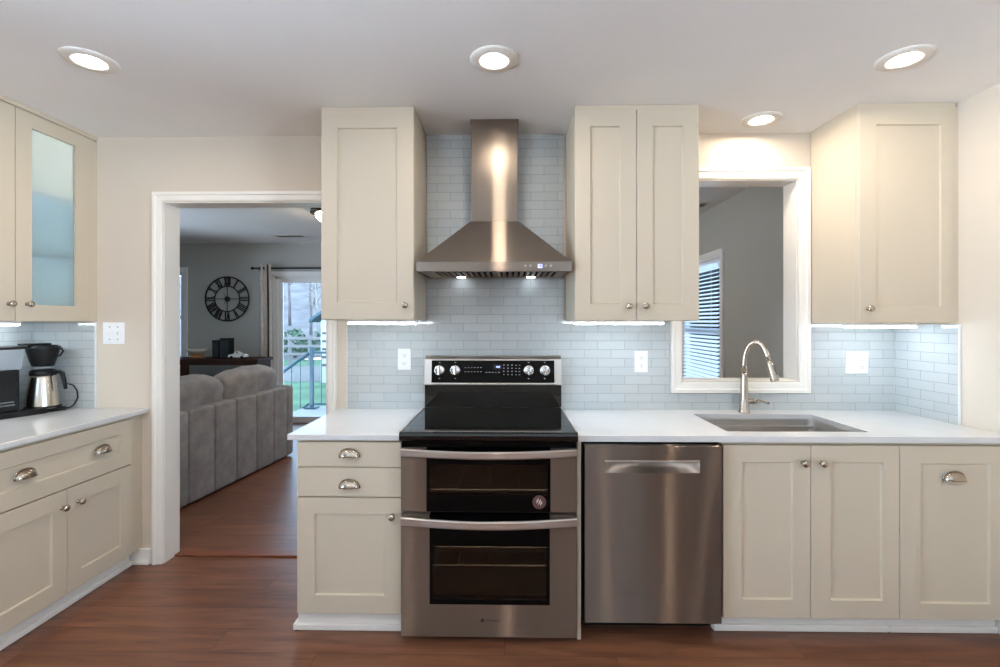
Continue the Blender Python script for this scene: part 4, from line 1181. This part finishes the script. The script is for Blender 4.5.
for k in range(18): build('baluster', MB().cyl((qx + .17 + k * .15, qy, -.034), (qx + .17 + k * .15, qy, .83), .009, n=8), 'rail', t)
def slope(z): return [Vector((qx - .052, qy, z)), Vector((qx - 1.05, qy, z - .72))]
for nm, z, r in (('stair_top_rail', .84, .028), ('stair_bottom_rail', -.05, .018)):
    a, b = slope(z)
    build(nm, MB().tube([a, b], r, 8), 'rail', t)
for k in range(6):
    q = (k + 1) / 6.5; a0, b0 = slope(.82); a1, b1 = slope(-.04)
    build('baluster', MB().cyl(a1.lerp(b1, q), a0.lerp(b0, q), .009, n=8), 'rail', t)
build('post', MB().box(qx - 1.14, qx - 1.055, qy - .045, qy + .045, -.69, .16, .004), 'rail', t)
# fence
t = thing('rail_fence', 'weathered three rail fence beyond the lawn', 'fence', (-9.5, 20, -.7))
for k in range(9):
    x = -13.5 + k * .98
    build('post', MB().box(x - .07, x + .07, 19.95, 20.09, -.70, .72, .01), 'fence', t)
for z in (.50, .12, -.26):
    build('rail', MB().box(-13.6, -5.5, 19.91, 19.948, z, z + .13, .01), 'fence', t)
# house
t = thing('neighbour_shed', 'white sided outbuilding with a teal roof at the edge of the sliding door', 'building', (-4.4, 15, -.69))
hx, hy_ = -6.32, 13.2
build('wall', MB().box(hx, hx + 4, hy_, hy_ + 3.5, -.69, 1.42), 'siding', t)
mb = MB().prism(lambda u, v, w_: (u, hy_ - .3 + w_, v), [(hx - .28, 1.36), (hx + 2, 3.0), (hx + 4.28, 1.36), (hx + 4.28, 1.46), (hx + 2, 3.12), (hx - .28, 1.46)], 0, 4.1)
build('roof', mb, 'roof', t)
build('gable', MB().prism(lambda u, v, w_: (u, hy_ + w_, v), [(hx, 1.421), (hx + 4, 1.421), (hx + 2, 2.85)], 0, .1), 'siding', t)
for k in range(5):
    build('siding_stripe', MB().box(hx + .05, hx + .30, hy_ - .012, hy_ - .0005, .95 - k * .27, 1.03 - k * .27), 'slot', t)  # row of dark stripes laid on the siding
# trees and shrubs
def bare_tree(x, y, z, h, r, seed, mat, label):
    rng = random.Random(seed)
    t = thing('bare_tree', label, 'tree', (x, y, z), 'bare trees behind the fence')
    trunk = MB(); br = MB()
    def grow(mb, p, dv, ln, rad, lev):
        pts = [p]; d0 = dv.copy(); seg = 6 if lev == 0 else 4
        for s in range(seg):
            d0 = (d0 + Vector((rng.uniform(-1, 1), rng.uniform(-1, 1), rng.uniform(-.2, .5))) * (.07 if lev == 0 else .2)).normalized()
            pts.append(pts[-1] + d0 * ln / seg)
        mb.tube(pts, [rad * (1 - .75 * i / seg) for i in range(seg + 1)], 6 if lev < 2 else 4)
        if lev < 3:
            nb = (22, 6, 4)[lev]
            for k in range(nb):
                q = rng.uniform(.3, 1) if lev == 0 else rng.uniform(.25, 1)
                i = min(int(q * seg), seg - 1); f_ = q * seg - i
                pp = pts[i].lerp(pts[i + 1], f_)
                a = rng.uniform(0, 2 * PI); up = rng.uniform(.35, .9)
                dd_ = Vector((math.cos(a), math.sin(a), up)).normalized()
                grow(br, pp, dd_, ln * (rng.uniform(.12, .19) if lev == 0 else rng.uniform(.4, .6)), rad * (1 - .7 * q) * .55, lev + 1)
    grow(trunk, Vector((x, y, z)), Vector((rng.uniform(-.06, .06), 0, 1)), h, r, 0)
    build('trunk', trunk, mat, t); build('branches', br, mat, t)
import itertools
spots = [(-14.6, 26.3, 8, .10, 'bark', 'pale barked slender tree at the left of the sliding door view'), (-12.9, 28, 9, .11, 'bark2', 'grey bare tree behind the left part of the fence'), (-11.6, 26, 7, .09, 'bark', 'slender pale bare tree in the middle of the sliding door view'),
         (-16.6, 33, 10, .12, 'bark2', 'grey bare tree far up the wooded bank'), (-13.9, 33, 10, .12, 'bark', 'pale bare tree up the wooded bank'), (-10.3, 29, 9, .11, 'bark2', 'grey bare tree above the outbuilding roof'), (-17.2, 39, 11, .13, 'bark2', 'grey bare tree far up the wooded bank'), (-12.6, 39, 11, .13, 'bark2', 'grey bare tree far up the wooded bank')]
for i, (x, y, h, r, m_, lb) in enumerate(spots):
    j = max(0, (y - 22.5) / 30); bare_tree(x, y, -.85 + 7.5 * j ** 1.3, h, r, 11 + i, m_, lb)
def shrub(x, y, z, r, h, seed, label):
    t = thing('shrub', label, 'shrub', (x, y, z), 'green shrubs behind the fence')
    rng = random.Random(seed); mb = MB(); bm = bmesh.new()
    for k in range(420):
        a = rng.uniform(0, 2 * PI); ph = math.acos(rng.uniform(-.4, 1)); q = rng.uniform(.6, 1)
        c = Vector((x + r * q * math.sin(ph) * math.cos(a), y + r * q * math.sin(ph) * math.sin(a), z + h * .4 + h * .6 * q * math.cos(ph)))
        s = r * rng.uniform(.08, .16); u = Vector((rng.uniform(-1, 1), rng.uniform(-1, 1), rng.uniform(-1, 1))).normalized(); v = u.orthogonal().normalized()
        bm.faces.new([bm.verts.new(c + p) for p in (u * s, v * s * .6, -u * s, -v * s * .6)])
    mb.merge(bm)
    build('foliage', mb, 'leaf', t)
    build('stems', MB().tube([(x, y, z - .1), (x + .05, y, z + h * .7)], [.06, .02], 6).tube([(x, y, z - .1), (x - r * .4, y, z + h * .6)], [.04, .015], 6), 'bark2', t)
shrub(-13.7, 23.3, -.72, .85, 1.9, 1, 'green shrub behind the left part of the fence')
shrub(-11.8, 23.4, -.72, .85, 1.7, 2, 'low green shrub behind the middle of the fence')
shrub(-10.0, 23.3, -.72, .85, 1.9, 3, 'green shrub nearest the outbuilding roof behind the fence')
